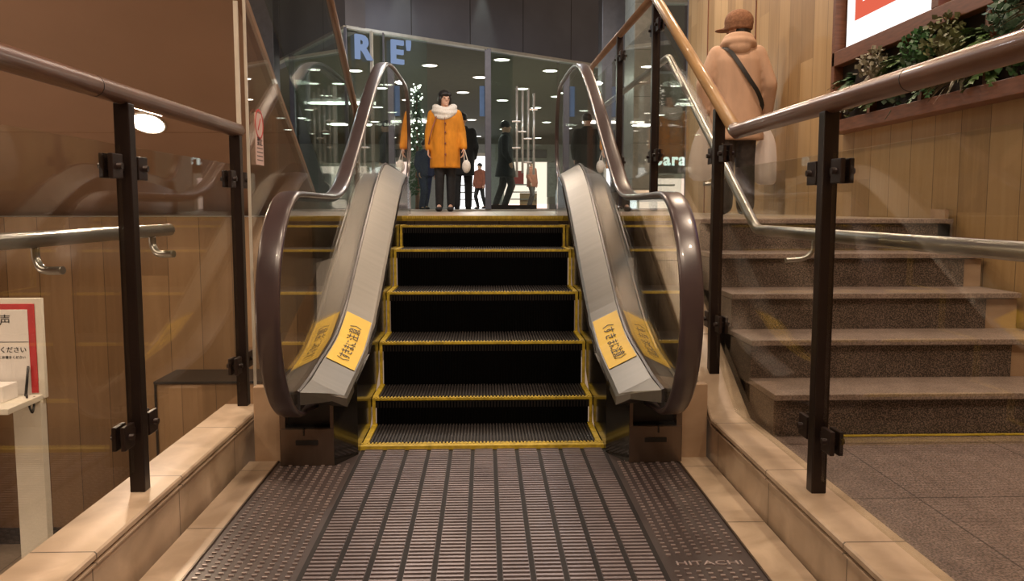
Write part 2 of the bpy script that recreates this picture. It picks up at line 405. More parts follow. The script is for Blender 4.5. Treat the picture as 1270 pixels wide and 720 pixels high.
# ------------------------------------------------------------------ stone curbs
def curb(x_in, x_out, label, rise):
    s = 1 if x_out > x_in else -1
    t = thing('stone_curb', ((x_in + x_out) / 2, 2.5, 0), label, 'curb', None)
    yk, ye = 3.45, 3.78
    face = MB(); fi = x_in + s * .012
    face.box(min(fi, x_out), max(fi, x_out), -2.5, yk, -.1, .135)
    if rise:
        face.frustum([(fi, yk, -.1), (x_out, yk, -.1), (x_out, yk, .135), (fi, yk, .135)], [(fi, 5.4, -.1), (x_out, 5.4, -.1), (x_out, 5.4, 1.04), (fi, 5.4, 1.04)])
    else:
        face.box(min(fi, x_out), max(fi, x_out), yk, ye, -.1, .135)
    face.build('face_slab', 'curb', t)
    # dark recess between face and cap
    g = MB().box(min(x_in + s * .02, x_out - s * .01), max(x_in + s * .02, x_out - s * .01), -2.5, yk if rise else ye, .135, .145)
    g.build('shadow_joint', 'granite_dark', t)
    cap = MB(); prof = [(0, .145), (0, .150), (.014, .150), (.014, .156), (.004, .158), (0, .163), (0, .175), (.005, .18), (1, .18), (1, .145)]
    def q(p): return x_in + s * p[0] if p[0] < .5 else x_out
    poly = [(q(p), p[1]) for p in prof]
    cap.prism(poly, 'Y', -2.5, yk if rise else ye)
    if rise:
        n = len(poly); ye2 = 5.4; dz = (ye2 - yk) * .507
        vs = [(x, yk, z) for x, z in poly] + [(x, ye2, z + dz) for x, z in poly]
        cap.add(vs, [tuple(range(n)), tuple(range(2 * n - 1, n - 1, -1))] + [(i, (i + 1) % n, n + (i + 1) % n, n + i) for i in range(n)])
        cap.box(min(x_in, x_out), max(x_in, x_out), 5.4, 8.6, 1.0, .18 + dz)
    cap.build('cap_slab', 'curb', t)
    return t
curb(-1.0, -1.168, 'cream stone curb left of the escalator plate', False)
curb(.945, 1.112, 'cream stone curb right of the escalator plate, sloping up beside the stairs', True)

# ------------------------------------------------------------------ granite stairs at the right
st = thing('granite_staircase', (1.8, 3.9, GZ), 'speckled brown granite stairs rising along the honey wood wall', 'stairs')
RZ = (LZ - GZ) / 5
for k in range(5):
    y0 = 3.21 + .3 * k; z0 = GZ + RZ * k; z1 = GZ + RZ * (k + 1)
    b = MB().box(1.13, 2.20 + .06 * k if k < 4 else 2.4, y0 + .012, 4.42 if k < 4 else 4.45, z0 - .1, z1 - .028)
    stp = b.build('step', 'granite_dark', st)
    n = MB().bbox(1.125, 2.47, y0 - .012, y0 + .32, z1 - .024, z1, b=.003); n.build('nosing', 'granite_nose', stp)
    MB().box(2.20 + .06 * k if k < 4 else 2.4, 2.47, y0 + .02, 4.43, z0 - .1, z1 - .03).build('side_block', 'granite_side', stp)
MB().box(1.30, 2.45, 3.188, 3.206, GZ, GZ + .004).build('warning_strip', 'yellow', st)
MB().box(2.45, 2.47, 4.45, 4.6, 1.0, 1.05).build('wall_skirting', 'granite_side', st)

# ------------------------------------------------------------------ escalator
esc = thing('escalator', (XC, 3.5, 0), 'escalator with black yellow-edged steps, glass sides and dark handrails', 'escalator')
# floor plate
fp = MB().box(-.866, .81, -2.3, 3.685, -.03, -.004).build('floor_plate', 'plate', esc)
MB().box(-.872, -.866, -2.3, 3.5, -.02, .002).box(.81, .816, -2.3, 3.5, -.02, .002).build('edge_strip', 'steel_brown', fp)
rb = MB(); nb = 11; bw = 1.06 / nb
for i in range(nb):
    x0 = -.54 + i * bw
    y = 0.9
    while y < 3.655:
        rb.box(x0 + .013, x0 + bw - .006, y, y + .012, -.004, 0.0); y += .027
gm = MB()
for i in range(nb + 1):
    x0 = -.54 + i * bw; gm.box(x0 - .004, x0 + .011, .9, 3.66, -.0045, -.003)
gm.build('long_grooves', 'groove_brown', fp)
tag_r = rb.build('ribs', 'rib', fp); tag_r['kind'] = 'stuff'
dm = MB()
for sgn in (-1, 1):
    a, b2 = (-.855, -.555) if sgn < 0 else (.545, .80)
    n = 9 if sgn < 0 else 8
    for i in range(n):
        x = a + (b2 - a) * (i + .5) / n
        y = .9; j = 0
        while y < 3.49:
            if not (sgn > 0 and 2.375 < y < 2.465):
                o = .0; yy = y + (.015 if i % 2 else 0)
                if yy < 3.47 and not (yy > 3.44 and abs(x) > .6): dm.box(x - .007, x + .007, yy, yy + .007, -.004, 0.0)
            y += .030
o = dm.build('raised_dots', 'dots', fp); o['kind'] = 'stuff'
text('raised_lettering', 'HITACHI', .042, 'letter_metal', fp, frame((.672, 2.43, -.003), (1, 0, 0), (0, 1, 0)), extr=.002, sx=1.25)
# comb
comb = MB().box(XC - .545, XC + .545, 3.66, 3.69, -.02, .014)
for i in range(72):
    x = XC - .535 + i * 1.07 / 71; comb.box(x - .0035, x + .0035, 3.69, 3.712, .0, .0155)
comb.build('comb', 'yellow', esc)
tc = MB().box(XC - .54, XC + .54, 5.70, 5.745, .97, LZ + .004)
for i in range(72):
    x = XC - .535 + i * 1.07 / 71; tc.box(x - .0035, x + .0035, 5.68, 5.70, .985, LZ + .003)
tc.build('comb', 'yellow', esc)
MB().box(XC - .72, XC + .72, 5.745, 6.05, LZ - .03, LZ + .002).build('landing_plate', 'steel', esc)
# steps
noses = [(3.70, .012), (4.05, .142), (4.36, .366), (4.72, .590), (5.11, .808), (5.50, .945)]
nexts = noses[1:] + [(5.70, .985)]
for i, ((y, z), (yn, zn)) in enumerate(zip(noses, nexts)):
    hw = .535; zp = noses[i - 1][1] if i else z - .03
    step = thing('x', (0, 0, 0), '', ''); bpy.data.objects.remove(step)
    body = MB().box(XC - hw, XC + hw, y + .002, yn + .02, z - .05, z - .008)
    so = body.build('step', 'tread', esc)
    cl = MB(); nC = 68
    for k in range(nC):
        x = XC - .50 + k * 1.0 / (nC - 1); cl.box(x - .0035, x + .0035, y + .03, yn + .015, z - .008, z)
    cc = cl.build('cleats', 'tread_cleat', so); cc['kind'] = 'stuff'
    if i:
        rr = MB().box(XC - hw + .02, XC + hw - .02, y + .004, y + .016, zp - .01, z - .02)
        for k in range(nC):
            x = XC - .50 + k * 1.0 / (nC - 1); rr.box(x - .003, x + .003, y - .001, y + .004, zp - .01, z - .02)
        rr.build('riser', 'riser', so)
    yb = MB()
    yb.box(XC - hw, XC + hw, y - .002, y + .016, z - .013, z - .002)
    for k in range(64):
        x = XC - .525 + k * 1.05 / 63; yb.box(x - .004, x + .004, y - .003, y + .028, z - .011, z + .001)
    for s in (-1, 1):
        a = XC + s * (hw - .024); b = XC + s * hw
        yb.box(min(a, b), max(a, b), y + .02, yn + .018, z - .02, z + .001)
        a = XC + s * (hw - .015)
        if i: yb.box(min(a, b), max(a, b), y - .001, y + .006, zp - .005, z - .01)
    yb.build('yellow_border', 'yellow', so)

belt_path2 = []
cy, cz, R_ = 3.31, .685, .425
for k in range(15):
    a = -PI / 2 - PI * k / 14          # from bottom round the front to the top
    belt_path2.append((cy + R_ * math.cos(a) * (1.0) if False else cy + R_ * math.cos(a), cz + R_ * math.sin(a)))
lowend = [(3.50, .235), (3.40, .25)]
mid = [(3.55, 1.11), (3.85, 1.11), (4.12, 1.115), (4.30, 1.14), (4.48, 1.20), (4.70, 1.315), (5.00, 1.475), (5.50, 1.755), (5.90, 1.95), (6.2, 2.065), (6.5, 2.125), (6.85, 2.15), (7.3, 2.155), (7.65, 2.155)]
topc = []
for k in range(1, 14):
    a = PI / 2 - PI * k / 13
    topc.append((7.75 + .43 * math.cos(a), 1.725 + .43 * math.sin(a)))
BP = smoothpath([(0, y, z) for y, z in lowend + belt_path2 + mid + topc + [(7.6, 1.29)]], 4)
bw_, bt = .042, .013
bprof = []
for k in range(24):
    a = 2 * PI * k / 24
    ca, sa = math.cos(a), math.sin(a)
    bprof.append((bw_ * (abs(ca) ** .55) * (1 if ca >= 0 else -1), bt * (abs(sa) ** .7) * (1 if sa >= 0 else -1)))
deck = [(3.40, .298), (3.60, .325), (4.0, .378), (4.3, .475), (4.6, .625), (5.0, .835), (5.5, 1.085), (5.8, 1.215), (6.1, 1.29), (6.4, 1.30), (7.2, 1.28), (7.95, 1.22)]
def deck_z(y):
    if y <= deck[0][0]: return deck[0][1]
    for (a, za), (b, zb) in zip(deck, deck[1:]):
        if a <= y <= b: return za + (zb - za) * (y - a) / (b - a)
    return deck[-1][1]
dk = [(p.y, p.z) for p in smoothpath([(0, y, z) for y, z in deck], 4)]
for s in (-1, 1):
    xg = XC + s * .708; xb = XC + s * .727
    side = 'left' if s < 0 else 'right'
    # handrail belt
    MB().sweep([(xb, p.y, p.z) for p in BP], bprof, side=(1, 0, 0)).build('handrail', 'belt', esc)
    # guide profile under the belt
    g = MB()
    gp = [q for q in BP if q.y > 2.84]
    cen = []
    for i, p in enumerate(BP):
        t = (BP[min(i + 1, len(BP) - 1)] - BP[max(i - 1, 0)]).normalized(); nrm = Vector((1, 0, 0)).cross(t)
        cen.append((xb, p.y + nrm.y * -.0, p.z) if False else Vector((xb, p.y, p.z)) + nrm * .018)
    # choose inward side
    c0 = Vector((xb, 3.31, .685)); tst = cen[20]
    if (tst - c0).length > (Vector((xb, BP[20].y, BP[20].z)) - c0).length:
        cen = [Vector((xb, p.y, p.z)) * 2 - c for p, c in zip(BP, cen)]
    g.sweep(cen[10:-6], [(-.018, -.008), (.018, -.008), (.018, .008), (-.018, .008)], side=(1, 0, 0), smooth=False)
    g.build('handrail_guide', 'groove', esc)
    # glass: polygon in YZ between the guide and the deck
    poly = [(c.y, c.z) for c in cen[12:-8]]
    bot = [(y, z - .02) for y, z in dk if y < 7.9]
    poly2 = [p for p in poly if not (p[1] < deck_z(p[0]) and p[0] > 3.25)]
    start = [p for p in poly2]
    pg = [(3.3, .29)] + [p for p in start if not (p[0] > 3.2 and p[1] < .3)] + [(7.9, 1.21)] + bot[::-1]
    cl = []
    for p in pg:
        if not cl or (abs(p[0] - cl[-1][0]) + abs(p[1] - cl[-1][1])) > 1e-3: cl.append(p)
    gl = MB().prism(cl, 'X', xg - .005, xg + .005)
    go = gl.build('balustrade_glass', 'glass', esc)
    # inner deck (stainless) as a bevelled strip
    d = MB(); xi = XC + s * .548; xo = XC + s * .692
    rings = []
    dO = lambda y: .068
    def xin(y): return .548 if y < 6.1 else min(.685, .548 + (y - 6.1) * .080)
    for j, (y, z) in enumerate(dk):
        zz = z; xi = XC + s * xin(y)
        rings.append([(xi, y, zz - .045), (xi, y, zz - .010), (xi + s * .012, y, zz + .002), (xo, y, zz + dO(y)), (xo, y, zz - .03)])
    xi = XC + s * .548
    # tip ring: tapered forward and outward
    rings.insert(0, [(xi + s * .050, 3.345, .290), (xi + s * .050, 3.345, .312), (xi + s * .060, 3.335, .324), (xo, 3.19, .360), (xo, 3.19, .310)])
    vs = [v for r in rings for v in r]; k = 5; fs = []
    for i in range(len(rings) - 1):
        for q in range(k): fs.append((i * k + q, i * k + (q + 1) % k, (i + 1) * k + (q + 1) % k, (i + 1) * k + q))
    fs += [(4, 3, 2, 1, 0), tuple(len(vs) - 5 + q for q in range(5))]
    d.add(vs, fs)
    do = d.build('inner_deck', 'steel', esc)
    # seam line across the deck
    sm_ = MB(); ys = 5.17; zs = deck_z(ys)
    sm_.frustum([(xi + s * .012, ys, zs + .003), (xo, ys, zs + .069), (xo, ys, zs + .065), (xi + s * .012, ys, zs - .001)],
                [(xi + s * .012, ys + .01, zs + .008), (xo, ys + .01, zs + .074), (xo, ys + .01, zs + .070), (xi + s * .012, ys + .01, zs + .004)])
    sm_.build('deck_seam', 'rail_tan', do)
    # dark profile that holds the glass
    gr = MB(); rg = []
    for y, z in [(3.19, .285)] + dk:
        rg.append([(xo, y, z), (xo, y, z + .077), (XC + s * .702, y, z + .081), (XC + s * .702, y, z)])
    vs = [v for r in rg for v in r]; fs = []
    for i in range(len(rg) - 1):
        for q in range(4): fs.append((i * 4 + q, i * 4 + (q + 1) % 4, (i + 1) * 4 + (q + 1) % 4, (i + 1) * 4 + q))
    gr.add(vs, fs + [(3, 2, 1, 0), tuple(len(vs) - 4 + q for q in range(4))]); gr.build('glass_channel', 'groove', esc)
    # outer deck
    od = MB(); rg = []; xa, xz = XC + s * .716, XC + s * .83
    for y, z in [(3.52, .29)] + [p for p in dk if p[0] > 3.55]:
        rg.append([(xa, y, z - .03), (xa, y, z + .015), (xz, y, z + .0), (xz, y, z - .03)])
    vs = [v for r in rg for v in r]; fs = []
    for i in range(len(rg) - 1):
        for q in range(4): fs.append((i * 4 + q, i * 4 + (q + 1) % 4, (i + 1) * 4 + (q + 1) % 4, (i + 1) * 4 + q))
    od.add(vs, fs + [(3, 2, 1, 0), tuple(len(vs) - 4 + q for q in range(4))]); od.build('outer_deck', 'steel_brown', esc)
    # skirt panel beside the steps
    sk = MB(); yy = [3.60] + [y for y, z in dk if y > 3.62]
    a, b = XC + s * .538, XC + s * .552
    low = lambda y: max(-.05, min(.95, (y - 3.7) * .56 - .15))
    vs = []; fs = []
    for y in yy:
        z1 = deck_z(y) - .012
        dx_ = s * (xin(y) - .548)
        vs += [(a + dx_, y, low(y)), (a + dx_, y, z1), (b + dx_, y, z1), (b + dx_, y, low(y))]
    for i in range(len(yy) - 1):
        for q in range(4): fs.append((i * 4 + q, i * 4 + (q + 1) % 4, (i + 1) * 4 + (q + 1) % 4, (i + 1) * 4 + q))
    sk.add(vs, fs + [(3, 2, 1, 0), tuple(len(vs) - 4 + q for q in range(4))])
    
    sk.frustum([(XC + s * .612, 3.44, -.01), (XC + s * .538, 3.60, -.01), (XC + s * .55, 3.62, -.01), (XC + s * .625, 3.47, -.01)],
               [(XC + s * .612, 3.44, .272), (XC + s * .538, 3.60, .31), (XC + s * .55, 3.62, .31), (XC + s * .625, 3.47, .272)])
    sk.build('skirt_panel', 'skirt', esc)
    # skirt safety moulding line
    # newel base with the belt inlet
    x0, x1 = sorted((XC + s * .612, XC + s * .835))
    nb_ = MB()
    nb_.bbox(x0, x1, 3.44, 3.80, -.004, .152, b=.004)
    xi0, xi1 = sorted((XC + s * .612, XC + s * .628)); nb_.box(xi0, xi1, 3.445, 3.80, .152, .285)
    xi0, xi1 = sorted((XC + s * .812, XC + s * .835)); nb_.box(xi0, xi1, 3.445, 3.80, .152, .285)
    nbo = nb_.build('newel_base', 'steel_brown', esc)
    x2, x3 = sorted((XC + s * .628, XC + s * .812))
    MB().box(x2, x3, 3.50, 3.54, .153, .285).box(x2, x3, 3.445, 3.52, .1525, .156).box(XC + s * .735 - .003, XC + s * .735 + .003, 3.434, 3.45, .125, .155).build('belt_inlet', 'black', nbo)
    c_ = (x0 + x1) / 2
    MB().bbox(c_ - .046, c_ + .046, 3.434, 3.445, .085, .105, b=.002).build('slot', 'black', nbo)
    # side cladding of the newel and of the truss
    xx0, xx1 = sorted((XC + s * .836, XC + s * .955))
    pc = MB().bbox(xx0, xx1, 3.50, 3.56, -.004, .315, b=.004)
    pc.build('cladding_post', 'granite_side' if s > 0 else 'granite_side', esc)
    cw = MB(); yy = [3.56] + [y for y, z in dk if y > 3.6]
    a, b = sorted((XC + s * .83, XC + s * .84)); vs = []; fs = []
    for y in yy:
        z1 = deck_z(y) + .01; vs += [(a, y, -.2), (a, y, z1), (b, y, z1), (b, y, -.2)]
    for i in range(len(yy) - 1):
        for q in range(4): fs.append((i * 4 + q, i * 4 + (q + 1) % 4, (i + 1) * 4 + (q + 1) % 4, (i + 1) * 4 + q))
    cw.add(vs, fs + [(3, 2, 1, 0), tuple(len(vs) - 4 + q for q in range(4))])
    cw.build('truss_cladding', 'steel_brown', esc)
    # yellow caution sticker on the deck, following its bend
    sk_ = MB(); ysn = [3.70 + i * .065 for i in range(10)]; vs = []; fs = []
    for y in ysn:
        z = 0
        ring = dk; zz = deck_z(y)
        vs += [(xi + s * .016, y, zz + .0065), (xo - s * .006, y, zz + .0675), (xo - s * .006, y, zz + .0665), (xi + s * .016, y, zz + .0055)]
    for i in range(len(ysn) - 1):
        for q in range(4): fs.append((i * 4 + q, i * 4 + (q + 1) % 4, (i + 1) * 4 + (q + 1) % 4, (i + 1) * 4 + q))
    sk_.add(vs, fs + [(3, 2, 1, 0), tuple(len(vs) - 4 + q for q in range(4))])
    stk = sk_.build('caution_sticker', 'sticker', do); stk['label'] = 'yellow caution sticker with black writing'
    xm = (xi + xo) / 2
    msg = '〈すきまに注意〉'
    seg_pts = [3.75 + i * .062 for i in range(8)]
    if s < 0: seg_pts = seg_pts  # the left one reads upward, the right one downward
    else: seg_pts = seg_pts[::-1]
    for ch_, y in zip(msg, seg_pts):
        slope = (deck_z(y + .05) - deck_z(y - .05)) / .1
        along = Vector((0, 1, slope)) * (1 if s < 0 else -1)
        across = Vector((s * .164, 0, .020)) * (1 if s > 0 else 1)
        if s < 0: fr = frame((xm, y, deck_z(y) + .0385), along, Vector((-.144, 0, .066)))
        else: fr = frame((xm, y, deck_z(y) + .0385), along, Vector((.144, 0, .066)))
        text('sticker_character', ch_, .062, 'ink', do, fr, extr=.0006)
# small pale tag on the right deck
y = 3.50
MB().box(XC + .585, XC + .615, 3.53, 3.57, deck_z(3.55) + .002, deck_z(3.55) + .010).build('small_label', 'paper', esc)

# ------------------------------------------------------------------ railings
def post(x, y, z0, z1, parent, w=.046, d=.046):
    return MB().bbox(x - w / 2, x + w / 2, y - d / 2, y + d / 2, z0, z1, b=.004).build('post', 'post', parent)
def clampset(x, y, z, out, parent):
    c = MB(); xm_ = x + out * .006
    c.bbox(xm_ - .010, xm_ + .010, y - .11, y + .11, z - .012, z + .012, b=.003)
    for dy in (-1, 1):
        for o_ in (-1, 1):
            xa, xb_ = sorted((xm_ + o_ * .006, xm_ + o_ * .020))
            c.bbox(xa, xb_, y + dy * .092 - .036, y + dy * .092 + .036, z - .036, z + .036, b=.003)
        c.cone((xm_ - .034, y + dy * .095, z), (xm_ + .034, y + dy * .095, z), .0095, .0095, 12)
    o = c.build('glass_clamp', 'clamp', parent)
    return o
# right railing
rr = thing('glass_railing', (1.03, 2.53, .18), 'brown railing with clear glass between the escalator and the granite stairs', 'railing')
xr = 1.03; zr = 1.368
p1 = fillet([(xr, -1.5, zr), (xr, 3.46, zr)], .01)
MB().tube([(xr, -1.5, zr), (xr, 1.0, zr), (xr, 3.47, zr), (xr, 3.50, zr + .012)], .030, 20).build('handrail', 'rail', rr)['label'] = 'dark brown level handrail'
MB().tube([(xr, 3.49, zr + .006), (xr, 5.22, 2.325), (xr, 5.27, 2.34)], .028, 20).build('handrail', 'rail_tan', rr)['label'] = 'light brown sloping handrail'
MB().tube([(xr, 5.25, 2.335), (xr, 8.3, 2.40), (xr, 8.34, 2.36), (xr, 8.34, LZ)], .026, 16).build('handrail', 'rail_mid', rr)['label'] = 'mid brown handrail along the upper landing'
MB().tube([(xr, 2.05, zr), (xr, 2.054, zr)], .0305, 20).build('rail_joint', 'black', rr)
for (y, z0, z1) in ((2.535, .179, 1.345), (3.74, .29, 1.49), (5.17, 1.02, 2.29), (6.55, 1.05, 2.35)):
    po = post(xr, y, z0, z1, rr)
    for zc in ((1.165, .365) if y < 3 else ((z0 + .26, z1 - .20) if y < 5 else (z0 + .35, z1 - .16))): clampset(xr, y, zc, 1, po)
gx = xr + .006
def pane(poly, x, parent, name='glass_pane', mat='glass_low'):
    return MB().prism(poly, 'X', x - .005, x + .005).build(name, mat, parent)
pane([(-1.4, .22), (2.50, .22), (2.50, 1.222), (-1.4, 1.222)], gx, rr)
pane([(2.575, .22), (3.40, .22), (3.70, .40), (3.70, 1.34), (3.50, 1.222), (2.575, 1.222)], gx, rr)
pane([(3.78, .44), (5.13, 1.16), (5.13, 2.16), (3.78, 1.39)], gx, rr)
pane([(5.21, 1.1), (6.50, 1.1), (6.50, 2.22), (5.21, 2.19)], gx, rr)
pane([(6.60, 1.1), (8.30, 1.1), (8.30, 2.25), (6.60, 2.22)], gx, rr)
px_ = 1.160
pipe = MB().tube(fillet([(px_, -1.5, .965), (px_, 3.58, .965), (px_, 5.40, 2.0), (px_, 8.8, 2.04)], .05), .022, 18).build('pipe_handrail', 'steel_pipe', rr)
for (y, z) in ((2.95, .965), (4.1, 1.262), (5.9, 2.0)):
    MB().tube(smoothpath([(px_, y, z - .02), (px_ - .005, y, z - .06), (px_ - .04, y - .0, z - .085), (xr + .03, y, z - .09)], 5), .009, 8).build('bracket', 'steel_pipe', rr)
# left railing
rl = thing('glass_railing', (-1.08, 2.615, .18), 'brown railing with clear glass on the left curb beside the lower floor', 'railing')
xl = -1.08; zl = 1.395
MB().tube([(xl, -1.5, zl), (xl, 3.80, zl)], .030, 20).build('handrail', 'rail', rl)
MB().tube([(xl, 2.42, zl), (xl, 2.424, zl)], .0305, 20).build('rail_joint', 'black', rl)
for (y, z0, z1) in ((2.615, .179, 1.37), (3.76, .179, 1.37)):
    po = post(xl, y, z0, z1, rl)
    for zc in (1.18, .375): clampset(xl, y, zc, -1, po)
gx = xl - .006
pane([(-1.4, .245), (2.58, .245), (2.58, 1.245), (-1.4, 1.245)], gx, rl)
pane([(2.655, .245), (3.72, .245), (3.72, 1.245), (2.655, 1.245)], gx, rl)
pxl = -1.20
MB().tube([(pxl, -1.5, .975), (pxl, 3.27, .975)], .022, 18).ball((pxl, 3.27, .975), (.022, .008, .022)).build('pipe_handrail', 'steel_pipe', rl)
MB().tube(smoothpath([(pxl, 3.1, .955), (pxl + .003, 3.1, .92), (pxl + .03, 3.08, .895), (xl - .03, 3.06, .895)], 6), .013, 10).build('bracket', 'steel_pipe', rl)
MB().tube(smoothpath([(pxl, 2.3, .955), (pxl + .003, 2.3, .92), (pxl + .03, 2.28, .895), (xl - .03, 2.26, .895)], 6), .011, 10).build('bracket', 'steel_pipe', rl)

# tall glass screen left of the escalator, under the upper stairs
SL = .567
def so_z(y): return 1.183 - SL * (y - 5.256)
ts = thing('glass_screen', (-1.06, 4.4, .0), 'tall clear glass screen left of the escalator with a small pale notice', 'screen')
pane([(3.83, .2), (6.3, 1.0), (6.3, 1.02), (5.30, so_z(5.30) - .03), (3.83, so_z(3.83) - .03)], -1.045, ts, 'glass_pane', 'glass')
MB().box(-1.051, -1.039, 3.822, 3.83, .2, so_z(3.83) - .03).build('glass_edge', 'glassedge', ts)
MB().box(-1.085, -1.067, 3.80, 3.812, .2, so_z(3.80) - .06).build('glass_edge', 'glassedge', ts)
nt_ = MB().box(-1.0385, -1.0375, 3.93, 4.06, 1.255, 1.49).build('notice', 'pinkpaper', ts)
text('notice_print', '⊘', .10, 'red', nt_, frame((-1.037, 3.995, 1.435), (0, 1, 0), (0, 0, 1)))
text('notice_print', '禁止', .045, 'ink', nt_, frame((-1.037, 3.995, 1.36), (0, 1, 0), (0, 0, 1)))
pr = MB()
for k in range(4): pr.box(-1.0375, -1.037, 3.945, 4.045, 1.275 + k * .018, 1.279 + k * .018)
pr.build('notice_print', 'ink', nt_)

# upper stairs whose underside closes the view at the top left
us = thing('upper_staircase', (-3, 4, 1.0), 'brown underside of a stair flight rising over the left side toward the viewer', 'stairs')
y0_, y1_ = 5.57, -.6
MB().prism([(y0_, so_z(y0_)), (y1_, so_z(y1_)), (y1_, so_z(y1_) + .10), (y0_, so_z(y0_) + .10)], 'X', -5.99, -1.09).build('soffit_panel', 'soffit', us)
MB().prism([(y0_, so_z(y0_) - .012), (y1_, so_z(y1_) - .012), (y1_, so_z(y1_) + .155), (y0_ , so_z(y0_) + .05)], 'X', -1.09, -1.062).build('stringer', 'rail_mid', us)
for yj in (3.62, 2.5, 4.75):
    n_ = Vector((0, SL, 1)).normalized()
    MB().prism([(yj, so_z(yj) - .001), (yj + .006, so_z(yj + .006) - .001), (yj + .006, so_z(yj + .006) + .004), (yj, so_z(yj) + .004)], 'X', -5.98, -1.1).build('panel_joint', 'rail_mid', us)
MB().tube([(-1.0, 6.75, 1.78), (-1.0, 5.5, 2.51), (-1.0, 3.8, 3.475)], .027, 16).build('handrail', 'rail_mid', us)
MB().bbox(-1.02, -.98, 6.72, 6.76, 1.0, 1.78, b=.004).build('post', 'rail_mid', us)
pane([(6.6, 1.05), (6.6, 1.75), (3.9, 3.30), (3.9, so_z(3.9) + .12), (5.4, so_z(5.4) + .12)], -1.0, us, 'glass_pane', 'shopglass')
# recessed light in it
nrm = Vector((0, -SL, -1)).normalized(); c0 = Vector((-1.808, 4.676, so_z(4.676)))
from mathutils import Quaternion
rl_ = thing('recessed_light', tuple(c0), 'glowing round light recessed in the brown stair underside', 'light')
q_ = Vector((0, 0, 1)).rotation_difference(nrm)
def disc(c, n, r, th, seg=28):
    return MB().cone(c, Vector(c) + Vector(n) * th, r, r, seg)
disc(c0 + nrm * .001, nrm, .082, .004).build('lamp_disc', 'lamp', rl_)
tr = MB(); pts = []
u = Vector((1, 0, 0)); w = nrm.cross(u)
pts = [c0 + nrm * .003 + (u * math.cos(2 * PI * k / 28) + w * math.sin(2 * PI * k / 28)) * .09 for k in range(28)]
tr.sweep(pts, [(.006 * math.cos(2 * PI * k / 8), .006 * math.sin(2 * PI * k / 8)) for k in range(8)], closed=True, caps=False); tr.build('trim_ring', 'white', rl_)

# ------------------------------------------------------------------ suggestion stand
sd = thing('suggestion_stand', (-2.95, 4.6, LOW), 'white suggestion stand with a red-bordered notice behind the left glass', 'stand')
yb_ = 4.6
MB().bbox(-3.55, -2.385, yb_, yb_ + .03, .03, .575, b=.004).build('board', 'white', sd)
pp = MB().bbox(-3.50, -2.42, yb_ - .006, yb_, .06, .545, b=.002).build('notice', 'red', sd)
MB().bbox(-3.46, -2.455, yb_ - .010, yb_ - .0055, .05, .515, b=.002).build('notice_sheet', 'paper', pp)
text('notice_writing', 'お客様の声', .062, 'ink', pp, frame((-2.543, yb_ - .011, .455), (1, 0, 0), (0, 0, 1)), align='RIGHT')
text('notice_writing', 'お聞かせください', .036, 'ink', pp, frame((-2.468, yb_ - .011, .295), (1, 0, 0), (0, 0, 1)), align='RIGHT')
text('notice_writing', 'ご自由にお書きください', .018, 'ink', pp, frame((-2.475, yb_ - .011, .255), (1, 0, 0), (0, 0, 1)), align='RIGHT')
MB().box(-3.46, -2.456, yb_ - .0115, yb_ - .010, .338, .341).build('notice_line', 'ink', pp)
MB().bbox(-3.55, -2.40, yb_ - .34, yb_ + .02, .02, .05, b=.004).build('shelf', 'white', sd)
MB().bbox(-3.55, -2.50, yb_ - .20, yb_ - .06, .05, .135, b=.004).build('form_tray', 'paper', sd)
MB().box(-3.5, -2.55, yb_ - .203, yb_ - .2, .115, .123).build('tray_slot', 'ink', sd)
MB().cone((-2.47, yb_ - .04, .05), (-2.46, yb_ - .02, .21), .008, .006, 10).build('pen', 'black', sd)
MB().tube(smoothpath([(-2.46, yb_ - .05, .06), (-2.43, yb_ - .10, .04), (-2.40, yb_ - .12, -.02), (-2.41, yb_ - .08, .0), (-2.42, yb_ - .05, .05)], 5), .006, 8).build('pen_cord', 'black', sd)
MB().bbox(-2.55, -2.40, yb_ - .03, yb_ + .03, LOW, .02, b=.004).build('leg', 'white', sd)
MB().bbox(-3.5, -3.35, yb_ - .03, yb_ + .03, LOW, .02, b=.004).build('leg', 'white', sd)

# low cabinet seen through the left glass
cb = thing('wooden_cabinet', (-2.1, 5.1, LOW), 'low brown wooden cabinet with dark edges against the left board wall', 'cabinet')
MB().bbox(-1.95, -1.25, 5.0, 5.37, LOW + .05, .02, b=.005).build('body', 'wood_lower', cb)
MB().bbox(-1.96, -1.24, 4.99, 5.372, .02, .036, b=.003).build('top', 'black', cb)
MB().box(-1.957, -1.945, 4.99, 5.0, LOW + .05, .02).build('edge_strip', 'black', cb)
MB().box(-1.94, -1.27, 5.03, 5.36, LOW, LOW + .05).build('plinth', 'black', cb)

# ------------------------------------------------------------------ lightboxes and vertical garden
def lightbox(y0, y1, z0, z1, mat, label, emblem=None):
    t = thing('lightbox_sign', (2.47, (y0 + y1) / 2, z0), label, 'sign')
    MB().bbox(2.455, 2.499, y0, y1, z0, z1, b=.003).build('housing', 'white', t)
    p = MB().box(2.450, 2.455, y0 + .012, y1 - .012, z0 + .012, z1 - .012).build('lit_panel', mat, t)
    return t, p
lb, lp = lightbox(4.62, 5.80, 2.12, 3.05, 'lightbox', 'white lit sign with a red outlined emblem on the wood wall')
e = MB()
a0, a1, b0, b1, w_ = 4.98, 5.66, 2.285, 2.85, .10
def yz(y, z): return (y, z)
e.box(2.446, 2.450, a0, a1, b0, b0 + w_).box(2.446, 2.450, a0, a1, b1 - w_, b1).box(2.446, 2.450, a1 - w_ * 1.0, a1, b0 + w_, b1 - w_).box(2.446, 2.450, a0, a0 + w_, b0 + w_, b1 - w_)
e.build('emblem', 'lightred', lp)
lb2, lp2 = lightbox(2.9, 4.50, 2.15, 3.05, 'lightblue', 'blue lit sign on the wood wall nearest the viewer')
vg = thing('vertical_garden', (2.45, 4.3, 1.57), 'reddish brown wall planter frame holding ferns below the lit signs', 'planter')
